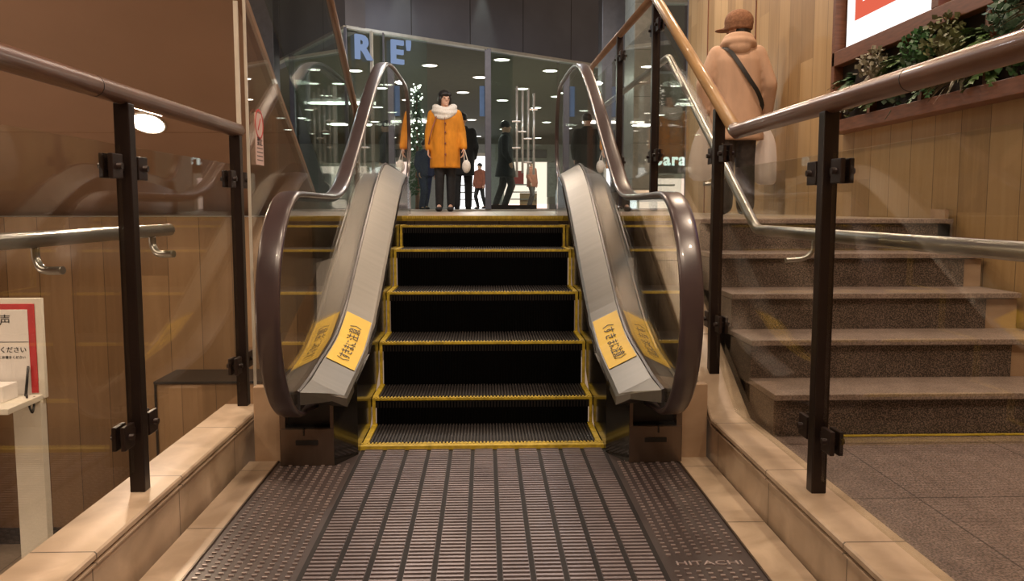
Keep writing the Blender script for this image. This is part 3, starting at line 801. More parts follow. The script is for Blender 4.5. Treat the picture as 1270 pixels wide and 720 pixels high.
MB().box(2.465, 2.499, 2.2, 5.88, 1.58, 2.12).build('back_panel', 'soil', vg)
MB().bbox(2.38, 2.499, 2.2, 5.90, 1.565, 1.645, b=.004).build('frame_board', 'frame_wood', vg)
MB().bbox(2.40, 2.499, 2.2, 5.90, 2.02, 2.118, b=.004).build('frame_board', 'frame_wood', vg)
MB().bbox(2.40, 2.499, 5.86, 5.91, 1.565, 3.1, b=.004).build('frame_board', 'frame_wood', vg)
MB().bbox(2.40, 2.499, 4.525, 4.60, 2.118, 3.1, b=.004).build('frame_board', 'frame_wood', vg)
for yy_ in (5.35, 4.72, 4.1, 3.5): MB().box(2.42, 2.47, yy_ - .02, yy_ + .02, 1.645, 2.02).build('divider', 'frame_wood', vg)
MB().box(2.42, 2.47, 2.2, 5.86, 1.815, 1.835).build('divider', 'frame_wood', vg)
def plant(y, z, kind, size, label):
    mb = MB(); R = random.Random(int(y * 1000 + z * 77))
    base = Vector((2.44, y, z - .05))
    if kind == 'fern':
        for k in range(30):
            ang = R.uniform(-1.25, 1.25); up = R.uniform(-.2, 1.0); L_ = size * R.uniform(.7, 1.1)
            d = Vector((-R.uniform(.35, .9), math.sin(ang), up)).normalized()
            pts = []
            for q in range(8):
                tt = q / 7; pts.append(base + d * L_ * tt + Vector((0, 0, -.55 * L_ * tt * tt)))
            sidev = d.cross(Vector((0, 0, 1))).normalized()
            for q in range(7):
                p = pts[q]; a = pts[q + 1] - p
                wl = L_ * .22 * math.sin(PI * (q + .8) / 8)
                for sg in (-1, 1):
                    tip = p + a * .9 + sidev * sg * wl + Vector((0, 0, -wl * .2))
                    mb.add([p, p + a * .7, tip + Vector((0, 0, .004)), p + sidev * sg * wl * .5 - a * .1], [(0, 1, 2, 3)])
    elif kind == 'spiky':
        for k in range(60):
            ang = R.uniform(-1.4, 1.4); up = R.uniform(-.5, 1.1); L_ = size * R.uniform(.7, 1.2)
            d = Vector((-R.uniform(.3, .9), math.sin(ang), up)).normalized()
            sidev = d.cross(Vector((.2, .3, 1))).normalized() * .007
            p = base; m_ = base + d * L_ * .6; e_ = base + d * L_ + Vector((0, 0, -L_ * .25))
            mb.add([p - sidev, p + sidev, m_ + sidev, m_ - sidev, e_], [(0, 1, 2, 3), (3, 2, 4)])
    else:
        for k in range(230):
            d = Vector((-abs(R.gauss(0, .6)), R.gauss(0, .7), R.gauss(.15, .6)))
            if d.length > 1.25: d = d.normalized() * 1.25
            c = base + Vector((-.02, 0, .03)) + d * size * .6
            u = Vector((R.uniform(-1, 1), R.uniform(-1, 1), R.uniform(-.6, 1))).normalized(); w = u.cross(Vector((R.uniform(-1, 1), R.uniform(-1, 1), R.uniform(-1, 1)))).normalized()
            ll = R.uniform(.022, .040); ww = ll * .5
            mb.add([c, c + u * ll * .5 + w * ww, c + u * ll, c + u * ll * .5 - w * ww], [(0, 1, 2, 3)])
        mb.ball(base + Vector((-.03, 0, .02)), size * .33, 8, 6)
        for k in range(12):
            d = Vector((-abs(R.gauss(0, .6)), R.gauss(0, .6), R.gauss(.2, .6))); mb.cone(base, base + d * size * .6, .003, .0015, 5)
    for i, v in enumerate(mb.v):   # leaves stay in front of the wall
        if v[0] > 2.462: mb.v[i] = (2.462, v[1], v[2])
    return mb, label
tones = ['leaf0', 'leaf1', 'leaf2', 'leaf3', 'leaf4']
kinds = {'fern': 'fern', 'bushy': 'small leaved plant', 'spiky': 'spiky grass plant'}
rows = {1.93: ([(5.62, 'fern', .15, 0), (5.22, 'bushy', .15, 4), (4.92, 'fern', .16, 1), (4.68, 'bushy', .16, 0), (4.40, 'bushy', .17, 3), (4.12, 'fern', .17, 1), (3.86, 'bushy', .17, 2), (3.58, 'spiky', .24, 4), (3.30, 'bushy', .17, 0)], 'upper'),
        1.775: ([(5.60, 'bushy', .14, 3), (5.25, 'fern', .15, 1), (4.95, 'bushy', .15, 2), (4.62, 'fern', .15, 0), (4.34, 'spiky', .18, 4), (4.08, 'fern', .15, 1), (3.80, 'bushy', .15, 0), (3.52, 'fern', .16, 2)], 'lower')}
tone_w = ['dark green', 'bright green', 'bluish green', 'olive', 'pale reddish']
ordw = ['first', 'second', 'third', 'fourth', 'fifth', 'sixth', 'seventh', 'eighth', 'ninth']
for z, (lst, rw) in rows.items():
    for i, (y, k, sz, tn) in enumerate(lst):
        mb, _ = plant(y, z, k, sz * (1.1 if z > 1.8 else .95), '')
        o = mb.build('fern' if k == 'fern' else ('grass_plant' if k == 'spiky' else 'leafy_plant'), tones[tn], origin=(2.44, y, z - .05))
        tag(o, '%s %s, %s from left, %s planter row' % (tone_w[tn], kinds[k], ordw[i], rw), 'plant', 'plants in the wall planter')

# ------------------------------------------------------------------ storefront
C0 = Vector((-1.95, 12.29)); CR = Vector((1.93, 15.35)); CL = Vector((-3.39, 14.85))
dR = (CR - C0).normalized(); dL = (CL - C0).normalized()
ER = C0 + dR * 6.2; EL = C0 + dL * 4.2
def wallseg(a, b, z0, z1, th):
    d = (b - a).normalized(); n = Vector((-d.y, d.x)) * th
    if n.y < 0: n = -n
    return [(a.x, a.y, z0), (b.x, b.y, z0), (b.x + n.x, b.y + n.y, z0), (a.x + n.x, a.y + n.y, z0)], [(a.x, a.y, z1), (b.x, b.y, z1), (b.x + n.x, b.y + n.y, z1), (a.x + n.x, a.y + n.y, z1)]
fa = MB().frustum(*wallseg(C0, ER, 3.60, 5.2, .3)).frustum(*wallseg(C0, EL, 3.60, 5.2, .3)).frustum(*wallseg(ER, Vector((16, ER.y)), 3.60, 5.2, .3)).frustum(*wallseg(EL, Vector((-16, EL.y)), 3.60, 5.2, .3)); struct(fa, 'wall_fascia', 'fascia')
struct(MB().prism([(-16, EL.y + .2), (EL.x, EL.y + .2), (C0.x, C0.y + .2), (ER.x, ER.y + .2), (16, ER.y + .2), (16, 36), (-16, 36)], 'Z', 3.7, 3.8), 'ceiling_hall', 'dark_ceiling')
n1 = MB()
for a, b in ((C0, ER), (C0, EL)):
    d = (b - a).normalized(); n = Vector((d.y, -d.x)) * .03
    if n.y > 0: n = -n
    n1.frustum(*wallseg(a + n, b + n, 3.565, 3.605, .1))
struct(n1, 'trim_3', 'fascia_trim')
for off in (1.1, 2.2, 3.3, 4.4):
    p = C0 + dR * off; n = Vector((dR.y, -dR.x)) * .002
    if n.y > 0: n = -n
    struct(MB().frustum(*wallseg(p + n, p + n + dR * .012, 3.61, 5.2, .02)), 'trim_%d' % int(4 + off), 'black')
# panes and door
def alongR(t): return C0 + dR * t
tm = ((.060 - C0.x) / dR.x)
sf = thing('glass_storefront', (.2, 12.8, LZ), 'angled clear glass storefront with grey mullions across the upper landing', 'storefront')
def shop_pane(t0, t1, fn, label=None):
    a = fn(t0); b = fn(t1)
    return MB().frustum(*wallseg(a, b, LZ + .04, 3.56, .012)).build('glass_pane', 'shopglass', sf)
shop_pane(.04, tm - 2.08 + .9, alongR, 'storefront glass panel left of the woman in the orange coat')
# door leaf with vertical rod handles
dr = thing('glass_door', (*alongR(tm + .7), LZ), 'glass shop door right of the grey mullion with tall rod handles', 'door')
MB().frustum(*wallseg(alongR(tm + .05), alongR(tm + 1.52), LZ + .12, 3.55, .012)).build('glass_leaf', 'shopglass', dr)
MB().frustum(*wallseg(alongR(tm + .04), alongR(tm + 1.05), LZ + .032, LZ + .10, .05)).build('bottom_rail', 'black', dr)
nR = Vector((dR.y, -dR.x)); nR = nR if nR.y < 0 else -nR
hd = MB()
for k in range(4):
    q = alongR(tm + .56 + k * .125) + nR * .06
    hh = [(1.61, 3.04), (1.63, 2.99), (1.66, 3.02), (1.61, 2.96)][k]
    hd.tube([(q.x, q.y, hh[0] - (.0 if k % 2 else .05)), (q.x, q.y, hh[1])], .020, 10)
hd.build('rod_handle', 'chrome', dr)
hp = MB()
for (k, zc) in ((0, 2.47), (0, 2.04), (2, 2.2), (2, 1.81), (3, 2.69), (1, 2.31)):
    q = alongR(tm + .56 + k * .125) + nR * .06; hp.bbox(q.x - .08, q.x + .06, q.y - .02, q.y + .02, zc - .012, zc + .012, b=.003)
hp.build('handle_crosspiece', 'chrome', dr)
shop_pane(tm + 1.58, tm + 2.45, alongR, 'storefront glass panel between the rod-handled door and the grey column')
shop_pane(.05, 2.5, lambda t: C0 + dL * t, 'storefront glass panel behind the upper end of the left handrail')
def mull(p, label, w=.05, mat='mullion'):
    MB().bbox(p.x - w, p.x + w, p.y - .05, p.y + .05, LZ + .03, 3.58, b=.006).build('mullion', mat, sf)
mull(alongR(tm), 'blue-grey vertical mullion right of the woman in orange')
mull(C0, '', .02)
mull(alongR(.42), '', .022, 'fascia_trim')
mull(alongR(.62), '', .012)
mull(C0 + dL * 2.55, 'grey mullion behind the left staircase', .04)
tp = MB().frustum(*wallseg(alongR(-.1), alongR(5), LZ, LZ + .03, .08)); tp.build('threshold', 'fascia_trim', sf)
# hanging blue sign strip beside the mullion
q = alongR(tm - .11); o = MB().bbox(q.x - .05, q.x + .05, q.y + .06, q.y + .09, 2.52, 3.0, b=.004).build('banner', 'banner_blue'); tag(o, 'narrow blue banner beside the storefront mullion', 'banner')
# a sign's reflection in the corner glass, built as glowing letters
ax = Vector((dR.x, dR.y, 0)); up = Vector((0, 0, 1))
for ch_, t_, lab in (('R', .24, 'pale blue lit letter R, built for a sign reflection, high on the storefront corner'), ("E'", .88, "pale blue lit letter E with an apostrophe, built for a sign reflection, on the storefront")):
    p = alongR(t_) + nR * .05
    o = text('reflected_letter', ch_, .46, 'letter_reflect_blue', None, frame((p.x, p.y, 3.31), ax, up), extr=.02, bold=.014); tag(o, lab, 'letter')
    # a bold look: second slightly shifted outline stays the same mesh
# columns
tag(MB().bbox(-3.80, -3.42, 14.2, 14.6, LZ, 5.2, b=.01).build('column', 'column'), 'blue-grey column at the far left of the storefront', 'column')
tag(MB().bbox(1.83, 2.22, 13.4, 13.85, LZ, 5.2, b=.01).build('column', 'column'), 'blue-grey column at the right end of the storefront', 'column')
tag(MB().bbox(2.02, 2.30, 11.6, 12.4, LZ, 5.2, b=.01).build('stone_pier', 'pale_wall'), 'pale grey stone pier behind the right railing', 'pier')
MB().box(2.28, 2.72, 11.7, 11.712, LZ, 3.8).build('glass_pane', 'shopglass', sf)
tag(MB().bbox(2.28, 2.9, 11.62, 11.8, 3.8, 5.2, b=.01).build('lintel', 'pale_wall'), 'pale grey lintel above the glass beside the wood wall', 'lintel')
tag(MB().bbox(2.50, 2.58, 10.56, 10.62, LZ, 4.4, b=.004).build('corner_strip', 'mullion'), 'blue-grey strip at the far end of the wood wall', 'strip')
# door outline in the wood wall
dd = MB()
for (ya, yb2, za, zb) in ((9.6, 9.62, 1.0, 3.45), (7.9, 7.92, 1.0, 3.45), (7.9, 9.62, 3.43, 3.45)): dd.box(2.492, 2.5, ya, yb2, za, zb)
struct(dd, 'door_1', 'frame_wood')

# ------------------------------------------------------------------ hall beyond
n = 0
for (x, y) in [(-.93, 14.8), (-.08, 16.1), (-.45, 18.2), (.29, 14.2), (1.17, 15.3), (.78, 17.6), (.41, 19.5), (-.35, 23.8), (1.26, 20.9), (1.59, 18.8), (1.77, 24.4), (1.87, 29.9), (-.24, 29.3),
               (-2.29, 15.4), (-1.93, 17.1), (-2.85, 17.0), (-2.6, 19.2), (-3.98, 20.1), (-2.33, 22.0), (-4.94, 23.5), (-3.4, 25.6), (-5.2, 28.4), (-2.6, 28.6), (-4.3, 16.0), (2.6, 16.4), (3.4, 19.5), (3.1, 24.0), (4.2, 27.0), (2.5, 21.5), (4.6, 22.4), (-6.3, 20.5), (-1.3, 26.3), (.6, 26.6)]:
    x *= 1.09; y *= 1.09
    t = thing('downlight', (x, y, 3.69), 'glowing round downlight in the dark hall ceiling', 'light', 'hall downlights')
    disc((x, y, 3.697), (0, 0, -1), .13, .012, 20).build('lamp_disc', 'lamp_hall', t)
    MB().tube([(x + .15 * math.cos(2 * PI * k / 20), y + .15 * math.sin(2 * PI * k / 20), 3.69) for k in range(21)], .012, 6).build('trim_ring', 'white', t)
# long light tubes in the hall at the left
for (x, y, lab) in ((-3.3, 21.5, 'long glowing tube light at the left of the hall ceiling, nearer one'), (-2.2, 26.0, 'long glowing tube light at the left of the hall ceiling, farther one')):
    tag(MB().bbox(x - .6, x + .6, y - .05, y + .05, 3.60, 3.67, b=.01).build('tube_light', 'lamp_hall'), lab, 'light')
def shopfront(x0, x1, y, z1, mat, label, fr='white'):
    t = thing('lit_shopfront', ((x0 + x1) / 2, y, LZ), label, 'shop')
    MB().box(x0, x1, y, y + .05, LZ + .02, z1).build('lit_interior', mat, t)
    fm = MB(); fm.box(x0 - .08, x0, y - .1, y + .06, LZ, z1).box(x1, x1 + .08, y - .1, y + .06, LZ, z1).box(x0 - .08, x1 + .08, y - .1, y + .06, z1, z1 + .12)
    fm.build('frame', fr, t)
    sh = MB(); w = x1 - x0
    for z in (1.35, 1.62, 1.9): sh.box(x0 + w * .15, x0 + w * .75, y - .35, y - .05, z, z + .04)
    sh.build('shelf', 'hall_wall', t)
    return t
shopfront(-1.35, .15, 33.5, 3.05, 'shop', 'bright white shopfront at the end of the hall behind the woman')
wr = shopfront(.75, 2.4, 32.7, 2.78, 'shop_warm', 'warm lit shopfront at the end of the hall behind the rod handles')
MB().box(1.0, 1.5, 32.6, 32.65, 1.95, 2.45).build('red_goods', 'red', wr)
MB().box(1.35, 2.0, 32.5, 32.8, LZ, 1.6).build('counter', 'rail_tan', wr)
o = MB().bbox(.4, 3.4, 32.3, 32.6, 2.78, 3.4, b=.02).build('header_panel', 'hall_wall'); tag(o, 'grey-green header panel above the warm shopfront', 'panel')
o = MB().bbox(.95, 2.35, 32.2, 32.29, 2.92, 3.22, b=.01).build('signboard', 'black'); tag(o, 'dark signboard on the header above the warm shopfront', 'sign')
o = MB().bbox(2.35, 2.72, 32.0, 32.2, 1.45, 2.75, b=.02).build('banner', 'pale_wall'); tag(o, 'pale green banner right of the warm shopfront', 'banner')
o = MB().bbox(2.75, 3.3, 31.0, 31.4, LZ, 2.5, b=.02).build('kiosk', 'cloth_black'); tag(o, 'dark kiosk at the right end of the hall', 'kiosk')
shopfront(-5.6, -4.2, 31.5, 2.55, 'shop_warm', 'warm lit shopfront far left in the hall')
shopfront(-4.0, -2.9, 30.0, 2.45, 'shop', 'white lit shopfront left of the fairy light tree')
shopfront(4.0, 5.3, 22.5, 1.82, 'shop_warm', 'warm lit shopfront under the glowing reflected letters at the right')
o = text('reflected_letters', 'barai', .40, 'letter_reflect_white', None, frame((4.42, 20.0, 2.17), (1, 0, 0), (0, 0, 1)), extr=.03, sx=.95, bold=.01); tag(o, 'glowing white letters, built for a reflected sign, beside the stone pier, over the warm shopfront', 'sign')  # letters reflected in the glass, built as glowing text in the hall
# fairy light tree
xt = thing('christmas_tree', (-1.30, 16.6, LZ), 'dark cone tree covered with white fairy lights behind the storefront', 'tree')
tm_ = MB(); R = random.Random(3)
for k in range(900):
    h_ = R.random() ** 1.3; rr_ = .20 * (1 - h_) * (.6 + .4 * R.random()) + .04; a = R.uniform(0, 2 * PI)
    c = Vector((-1.30 + rr_ * math.cos(a), 16.6 + rr_ * math.sin(a), 1.3 + h_ * 2.0)); dv = Vector((math.cos(a), math.sin(a), -.4)) * .09; w = Vector((-math.sin(a), math.cos(a), 0)) * .025
    tm_.add([c - w, c + dv, c + w, c + Vector((0, 0, .02))], [(0, 1, 2, 3)])
tm_.build('foliage', 'leaf0', xt)
MB().cone((-1.30, 16.6, LZ), (-1.30, 16.6, 3.3), .05, .01, 8).build('trunk', 'frame_wood', xt)
fl = MB()
for k in range(95):
    h_ = R.random() ** .8; rr_ = .14 * (1 - h_) + .09; a = R.uniform(0, 2 * PI); r_ = R.uniform(.009, .02)
    fl.ball((-1.30 + rr_ * math.cos(a), 16.6 + rr_ * math.sin(a), 1.9 + h_ * 1.5), r_, 6, 4)
o = fl.build('fairy_lights', 'fairy', xt); o['kind'] = 'stuff'

# ------------------------------------------------------------------ people
def limb(mb, pts, rs, seg=14):
    for (a, b, r0, r1) in zip(pts, pts[1:], rs, rs[1:]): mb.cone(a, b, r0, r1, seg)
    for p, r in zip(pts, rs): mb.ball(p, r * .99, seg, 8)
def hand(mb, w, d, palm_side, curl=.5, s=1.0):
    """hand hanging from wrist w along d with five fingers"""
    w = Vector(w); d = Vector(d).normalized(); n = Vector(palm_side).normalized(); n = (n - d * n.dot(d)).normalized(); u = d.cross(n)
    for k in range(4):
        o_ = (k - 1.5) * .018 * s
        kn = w + d * .085 * s + u * o_
        mb.cone(w + u * o_ * .6, kn, .014 * s, .012 * s, 8)
        L_ = [.060, .070, .065, .052][k] * s
        m_ = kn + (d * (1 - curl * .4) + n * curl).normalized() * L_ * .55
        e_ = m_ + (d * (1 - curl) + n * curl * 1.3).normalized() * L_ * .45
        mb.cone(kn, m_, .0095 * s, .0088 * s, 8); mb.cone(m_, e_, .0088 * s, .007 * s, 8); mb.ball(m_, .009 * s, 8, 6); mb.ball(e_, .007 * s, 8, 6); mb.ball(kn, .012 * s, 8, 6)
    a = w + d * .02 * s - u * .018 * s; b = a + (d * .6 - u * .7 + n * .3).normalized() * .045 * s; c = b + (d * .9 + n * .5).normalized() * .03 * s
    mb.cone(a, b, .013 * s, .010 * s, 8); mb.cone(b, c, .010 * s, .008 * s, 8); mb.ball(b, .0105 * s, 8, 6); mb.ball(c, .008 * s, 8, 6)
def person(loc, H, rz, label, coat, pants, P, vox=.009):
    s = H / 1.65; base = Vector(loc)
    Rm = Matrix.Rotation(rz, 3, 'Z')
    def T(p): return base + Rm @ (Vector(p) * s)
    t = thing('person', loc, label, 'person')
    hy = P.get('head_turn', 0.0); Rh = Matrix.Rotation(rz + hy, 3, 'Z')
    hc = T((0, -.01, 1.535))
    def Hd(p): return hc + Rh @ (Vector(p) * s)
    def addmb(mb, f):  # transform a local mesh
        mb.v = [tuple(f(v)) for v in mb.v]; return mb
    arm = P['arms']; leg = P['legs']
    # body: head, neck, trunk, arms with hands, legs
    b = MB()
    b.ball((0, 0, 1.545), (.073, .088, .098), 20, 14); b.ball((0, -.03, 1.495), (.052, .058, .062), 16, 10)
    hv = len(b.v)
    b.cone((0, -.088, 1.545), (0, -.104, 1.515), .009, .016, 8); b.ball((0, -.10, 1.513), (.015, .014, .011), 8, 6)
    b.ball((0, -.086, 1.482), (.024, .010, .008), 10, 6); b.ball((0, -.083, 1.452), (.018, .012, .014), 8, 6)
    for sg in (-1, 1):
        b.ball((sg * .073, .005, 1.53), (.010, .018, .030), 8, 6); b.ball((sg * .03, -.080, 1.562), (.020, .010, .008), 8, 5)
    headv = [tuple(Hd((v[0], v[1] + .01, v[2] - 1.535))) for v in b.v]; b.v = headv
    c = MB()
    c.cone((0, .01, 1.36), (0, .0, 1.47), .062, .052, 16)
    c.loft([(0, 0, .82, .14, .10), (0, 0, .95, .145, .10), (0, 0, 1.05, .125, .09), (0, 0, 1.22, .155, .105), (0, 0, 1.34, .165, .09), (0, .005, 1.40, .07, .06)], 20)
    for sg in (-1, 1):
        A = arm[0 if sg < 0 else 1]
        limb(c, [(sg * .165, 0, 1.335), A[0], A[1]], [.05, .040, .028])
        d_ = (Vector(A[1]) - Vector(A[0])); hand(c, A[1], P.get('hand_dir', (0, -.15, -1)), (-sg, 0, 0), P.get('curl', .5))
        Lg = leg[0 if sg < 0 else 1]
        limb(c, [(sg * .085, 0, .86), Lg[0], Lg[1]], [.085, .055, .035])
        c.cone(Lg[1], (Vector(Lg[1]) + Vector((0, -.15, -.035))), .035, .025, 10)
    addmb(c, T); b.v += []; off = len(b.v)
    b.v += c.v; b.f += [tuple(i + off for i in f) for f in c.f]; b.sm += c.sm
    b.build('body', 'skin', t, remesh=vox * s if vox < .012 else vox)
    # eyes
    if vox < .012:
        ey = MB()
        for sg in (-1, 1): ey.ball((sg * .029, -.081, .012), (.011, .006, .006), 8, 6)
        addmb(ey, Hd); ey.build('eyes', 'ink', t)
    # trousers
    p = MB(); p.loft([(0, 0, .78, .13, .105), (0, 0, .90, .155, .115), (0, 0, 1.0, .15, .11)], 18)
    for sg in (-1, 1):
        Lg = leg[0 if sg < 0 else 1]; a_ = Vector(Lg[1]) + Vector((0, 0, .0))
        limb(p, [(sg * .085, 0, .86), Lg[0], tuple(a_)], [.10, P.get('knee', .072), P.get('cuff', .06)])
    addmb(p, T); p.build('trousers', pants, t, remesh=.013)
    for sg in (-1, 1):
        Lg = leg[0 if sg < 0 else 1]; a_ = Vector(Lg[1])
        sh = MB(); sh.ball((a_.x, a_.y - .075, a_.z - .045), (.046, .135, .04), 14, 8); sh.ball((a_.x, a_.y + .0, a_.z - .015), (.045, .055, .05), 12, 8)
        sh.v = [(v[0], v[1], max(v[2], .0)) for v in sh.v]
        addmb(sh, T); sh.build('shoe', P.get('shoe', 'cloth_black'), t)
    # coat
    k = MB(); hem = P['hem']; hw, hd = P.get('hemr', (.23, .16))
    k.loft([(0, 0, hem, hw, hd), (0, 0, hem + .03, hw * .99, hd * .99), (0, 0, .95, .205 if hem < .9 else .19, .145), (0, 0, 1.12, .20, .14), (0, 0, 1.27, .205, .14), (0, 0, 1.35, .185, .115), (0, .005, 1.405, .10, .085), (0, .005, 1.44, .075, .07)], 28)
    for sg in (-1, 1):
        A = arm[0 if sg < 0 else 1]; w = Vector(A[0]).lerp(Vector(A[1]), .93)
        limb(k, [(sg * .165, 0, 1.33), A[0], tuple(w)], [.075, .066, P.get('cuffr', .050)])
    R = random.Random(5)
    addmb(k, T); k.build('coat', coat, t, remesh=.014)
    P['T'] = T; P['Hd'] = Hd
    return t
def apply(mb, f): mb.v = [tuple(f(v)) for v in mb.v]; return mb

# the woman in the orange coat
P = dict(arms=[((-.215, -.01, 1.08), (-.225, -.06, .86)), ((.225, .02, 1.09), (.265, -.05, .87))],
         legs=[((-.075, -.03, .47), (-.085, .01, .08)), ((.075, .03, .47), (.07, .06, .08))], hem=.60, hemr=(.215, .15), head_turn=.45, knee=.068, cuff=.055)
w = person((-.555, 12.1, LZ), 1.68, -.05, 'woman in a mustard orange coat and thick white scarf on the landing', 'coat_orange', 'cloth_black', P, .008)
h = MB(); h.ball((0, .018, .045), (.088, .096, .088), 20, 12); h.ball((0, .045, -.01), (.085, .072, .085), 16, 10); h.ball((-.02, -.055, .065), (.062, .038, .032), 12, 8); h.ball((.045, -.04, .06), (.045, .045, .035), 12, 8)
for sg in (-1, 1): h.ball((sg * .075, -.01, -.01), (.022, .038, .06), 10, 8)
apply(h, P['Hd']).build('hair', 'hair', w, remesh=.009)
T = P['T']; sc = MB()
for j, (z, r, rr_) in enumerate(((1.375, .125, .058), (1.425, .115, .055), (1.33, .10, .05))):
    pts = [(r * math.cos(2 * PI * k / 26) * 1.05, r * .8 * math.sin(2 * PI * k / 26) - .012 - (.03 if j == 2 else 0), z + .012 * math.sin(4 * PI * k / 26 + j) - (.03 * max(0, -math.sin(2 * PI * k / 26)))) for k in range(26)]
    sc.sweep(pts, [(rr_ * math.cos(2 * PI * k / 10), rr_ * .75 * math.sin(2 * PI * k / 10)) for k in range(10)], closed=True, caps=False)
apply(sc, T).build('scarf', 'scarf', w, remesh=.010)
bt_ = MB()
for z in (.78, .93, 1.08, 1.2):
    bt_.ball((.02, -.158, z), (.014, .008, .014), 10, 6)
apply(bt_, T).build('buttons', 'cloth_brown', w)
st_ = MB(); st_.sweep([T(q) for q in ((-.10, -.13, 1.30), (-.15, -.155, 1.15), (-.19, -.15, 1.02), (-.215, -.10, .92))], [(-.008, -.004), (.008, -.004), (.008, .004), (-.008, .004)], smooth=False); st_.build('bag_strap', 'cloth_brown', w)
pk = MB(); pk.box(.012, .018, -.165, -.155, .62, 1.28); apply(pk, T).build('coat_placket', 'cloth_brown', w)
hb = MB(); hb.ball((.30, -.07, .62), (.06, .045, .09), 14, 9); hb.tube(smoothpath([(.27, -.07, .69), (.27, -.07, .80), (.275, -.07, .84), (.29, -.07, .80), (.32, -.07, .69)], 5), .006, 8)
apply(hb, T); tag(hb.build('handbag', 'scarf'), 'small pale handbag held by the woman in orange', 'bag')

# the man on the right landing, seen from behind
P = dict(arms=[((-.27, .0, 1.08), (-.27, -.10, .85)), ((.27, .0, 1.09), (.26, -.06, .86))],
         legs=[((-.09, -.05, .46), (-.095, .0, .08)), ((.09, .02, .47), (.10, .09, .08))], hem=.62, hemr=(.235, .17), head_turn=.95, knee=.085, cuff=.078, cuffr=.055, shoe='cloth_grey')
mloc = (2.14, 7.25, LZ)
mm = person(mloc, 1.67, PI - .12, 'person seen from behind in a salmon tan hooded coat and brown cap', 'coat_tan', 'cloth_grey', P, .008)
T = P['T']; Hd = P['Hd']
# P arms: local -x is the person's right once turned; both hang
hd_ = MB()
for j, (z, r, rr_) in enumerate(((1.40, .092, .050), (1.445, .080, .040))):
    pts = [(r * 1.12 * math.cos(2 * PI * k / 24), r * .85 * math.sin(2 * PI * k / 24) + .035, z + .02 * math.sin(2 * PI * k / 24)) for k in range(24)]
    hd_.sweep(pts, [(rr_ * math.cos(2 * PI * k / 10), rr_ * .8 * math.sin(2 * PI * k / 10)) for k in range(10)], closed=True, caps=False)
hd_.ball((0, .105, 1.375), (.095, .05, .065), 16, 10)
apply(hd_, T).build('hood', 'coat_tan', mm, remesh=.012)
cp = MB(); cp.ball((0, .008, .065), (.112, .122, .098), 20, 12); cp.loft([(0, .008, -.01, .104, .114), (0, .008, .06, .113, .123)], 22)
cp.ball((0, -.135, .005), (.07, .075, .014), 14, 6)
apply(cp, Hd).build('cap', 'cap_brown', mm, remesh=.009)
hr = MB(); hr.ball((0, .035, -.02), (.082, .075, .07), 14, 10); apply(hr, Hd).build('hair', 'hair', mm)
sp_ = []
for (x, y, z) in ((.125, .06, 1.385), (.075, .125, 1.33), (.0, .15, 1.22), (-.08, .152, 1.10), (-.15, .135, 1.0), (-.20, .07, .90), (-.195, -.05, .86)): sp_.append((x, y, z))
# strap from the left shoulder (picture left) to the right hip
sp_ = smoothpath([T(q) for q in sp_], 4)
MB().sweep(sp_, [(-.004, -.017), (.004, -.017), (.004, .017), (-.004, .017)], side=tuple(Matrix.Rotation(PI - .12, 3, 'Z') @ Vector((.1, 1, 0))), smooth=False).build('shoulder_strap', 'black', mm)
def bag(x, y, ztop, w_, h_, label, seed):
    R = random.Random(seed); mb = MB(); seg = 26; rings = []
    vs = []
    prof = [(0, .012), (.04, .022), (.10, .05), (.22, .085), (.36, .11), (.48, .115), (.56, .10), (.60, .06), (.605, .0)]
    rip = [R.uniform(-.16, .16) for _ in range(seg)]
    for i, (d, r) in enumerate(prof):
        for j in range(seg):
            a = 2 * PI * j / seg; rr = r * (1 + rip[j] * (1 if i < 7 else .4) + R.uniform(-.05, .05))
            vs.append((x + rr * math.cos(a) * w_ / .115, y + rr * .55 * math.sin(a) * w_ / .115, ztop - d / .605 * h_))
    n = len(prof)
    mb.add(vs, [(i * seg + j, i * seg + (j + 1) % seg, (i + 1) * seg + (j + 1) % seg, (i + 1) * seg + j) for i in range(n - 1) for j in range(seg)], True)
    mb.tube(smoothpath([(x - .012, y, ztop - .02), (x - .02, y, ztop + .03), (x, y, ztop + .055), (x + .02, y, ztop + .03), (x + .012, y, ztop - .02)], 5), .008, 8)
    o = mb.build('plastic_bag', 'film', origin=(x, y, ztop)); tag(o, label, 'bag')
hR = T((-.26, -.10, .745)); hL = T((.26, -.06, .755))
bag(hR.x + .02, hR.y - .02, hR.z - .0, .125, .50, 'translucent white plastic bag in the right hand of the tan-coated person', 3)
bag(hL.x - .02, hL.y - .02, hL.z - .0, .12, .48, 'translucent white plastic bag in the left hand of the tan-coated person', 4)

# passers-by inside the hall
def passer(loc, H, rz, label, coat, pants, hairm='hair', hem=.75, hr=(.21, .15)):
    P = dict(arms=[((-.22, 0, 1.08), (-.20, -.10, .90)), ((.22, 0, 1.09), (.22, -.05, .86))],
             legs=[((-.10, -.12, .47), (-.10, .02, .08)), ((.09, .06, .47), (.09, .20, .10))], hem=hem, hemr=hr)
    t = person(loc, H, rz, label, coat, pants, P, .014)
    h = MB(); h.ball((0, .015, .04), (.088, .1, .088), 14, 9); apply(h, P['Hd']).build('hair', hairm, t)
    return t
passer((-.38, 14.7, LZ), 1.66, PI, 'person in black directly behind the woman in orange', 'cloth_black', 'cloth_black', hem=.6)
passer((-1.03, 14.9, LZ), 1.22, .5, 'person in dark navy half hidden left of the woman in orange', 'cloth_navy', 'cloth_navy', hem=.8)
passer((-.16, 29.0, LZ), 1.55, -.7, 'small distant person with a rust coloured jacket in the bright hall', 'cloth_brown', 'cloth_black')
passer((.40, 16.2, LZ), 1.68, 1.5, 'dark clad person walking behind the storefront glass right of the mullion', 'cloth_black', 'cloth_grey', hem=.62, hr=(.27, .2))
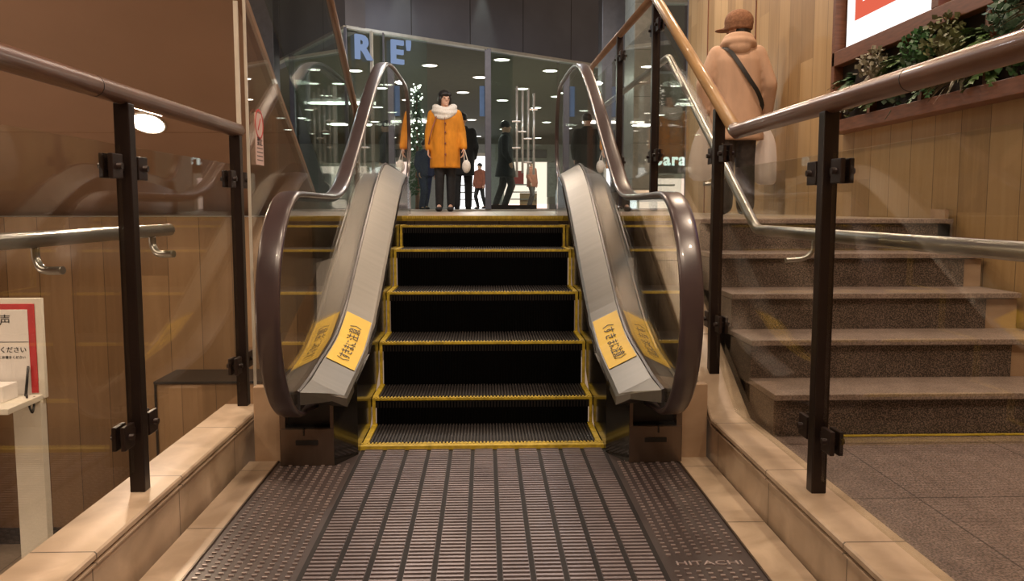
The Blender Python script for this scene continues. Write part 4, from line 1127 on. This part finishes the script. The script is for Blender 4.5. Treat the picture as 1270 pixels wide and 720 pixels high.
passer((1.55, 28.0, LZ), 1.6, .9, 'distant shopper in rust near the warm shopfront', 'cloth_brown', 'cloth_grey')

# ------------------------------------------------------------------ lamps of the lobby (real fixtures above the frame), plus added fill lights
def area(name, loc, size, power, color, rot=(0, 0, 0), shape='DISK', spread=PI):
    l = bpy.data.lights.new(name, 'AREA'); l.shape = shape; l.size = size; l.energy = power; l.color = color; l.spread = spread
    o = bpy.data.objects.new(name, l); COL.objects.link(o); o.location = loc; o.rotation_euler = rot; return o
WARM = (1.0, .77, .57)
for (x, y, p) in ((-.6, .4, 55), (.7, .4, 60), (1.8, 1.2, 55), (1.9, 3.4, 50), (.0, 2.2, 32), (-.2, 4.4, 11), (1.8, 6.2, 60), (1.9, 8.6, 50), (0, 7.6, 45), (-.6, 9.9, 60)):
    area('lobby_lamp', (x, y, 4.46), .22, p, WARM)
area('stair_spot', (-1.808, 4.64, so_z(4.676) - .03), .16, 22, WARM, (math.atan(-SL), 0, 0))
for (x, y, p) in ((-3.2, 1.5, 45), (-2.8, 3.2, 32)):
    area('lower_fill', (x, y, .9 if False else so_z(y) - .08), .3, p, WARM)  # added fills below the soffit, no fixture, brightening the lower floor
for (x, y) in ((-3.2, 9.8), (-.8, 9.6), (1.0, 11.6)): area('fascia_fill', (x, y, 4.44), .3, 30, (.9, .95, 1.0))  # added cool fills, unseen, to lighten the grey fascia
for t_ in (.1, .95, 2.45):  # added spots imitating lamp reflections as bright streaks down the fascia
    q = alongR(t_) + nR * .16
    l = bpy.data.lights.new('fascia_streak', 'SPOT'); l.energy = 70; l.spot_size = .55; l.spot_blend = .5; l.color = (.95, 1, .75); l.shadow_soft_size = .03
    o = bpy.data.objects.new('fascia_streak', l); COL.objects.link(o); o.location = (q.x, q.y, 5.0)
for (x, y) in ((-4, 18), (0, 18), (4, 18), (-3, 27), (2.5, 27)): area('hall_lamp', (x, y, 3.64), .8, 130, (1, .95, .84))
l = bpy.data.lights.new('soffit_fill', 'POINT'); l.energy = 58; l.color = WARM; l.shadow_soft_size = .2  # added unseen point light that brightens the stair soffit from below
o = bpy.data.objects.new('soffit_fill', l); COL.objects.link(o); o.location = (-4.2, 2.4, .2)
wd = bpy.data.worlds.new('world'); S.world = wd; wd.use_nodes = True
wd.node_tree.nodes['Background'].inputs[0].default_value = (.9, .62, .42, 1); wd.node_tree.nodes['Background'].inputs[1].default_value = .35
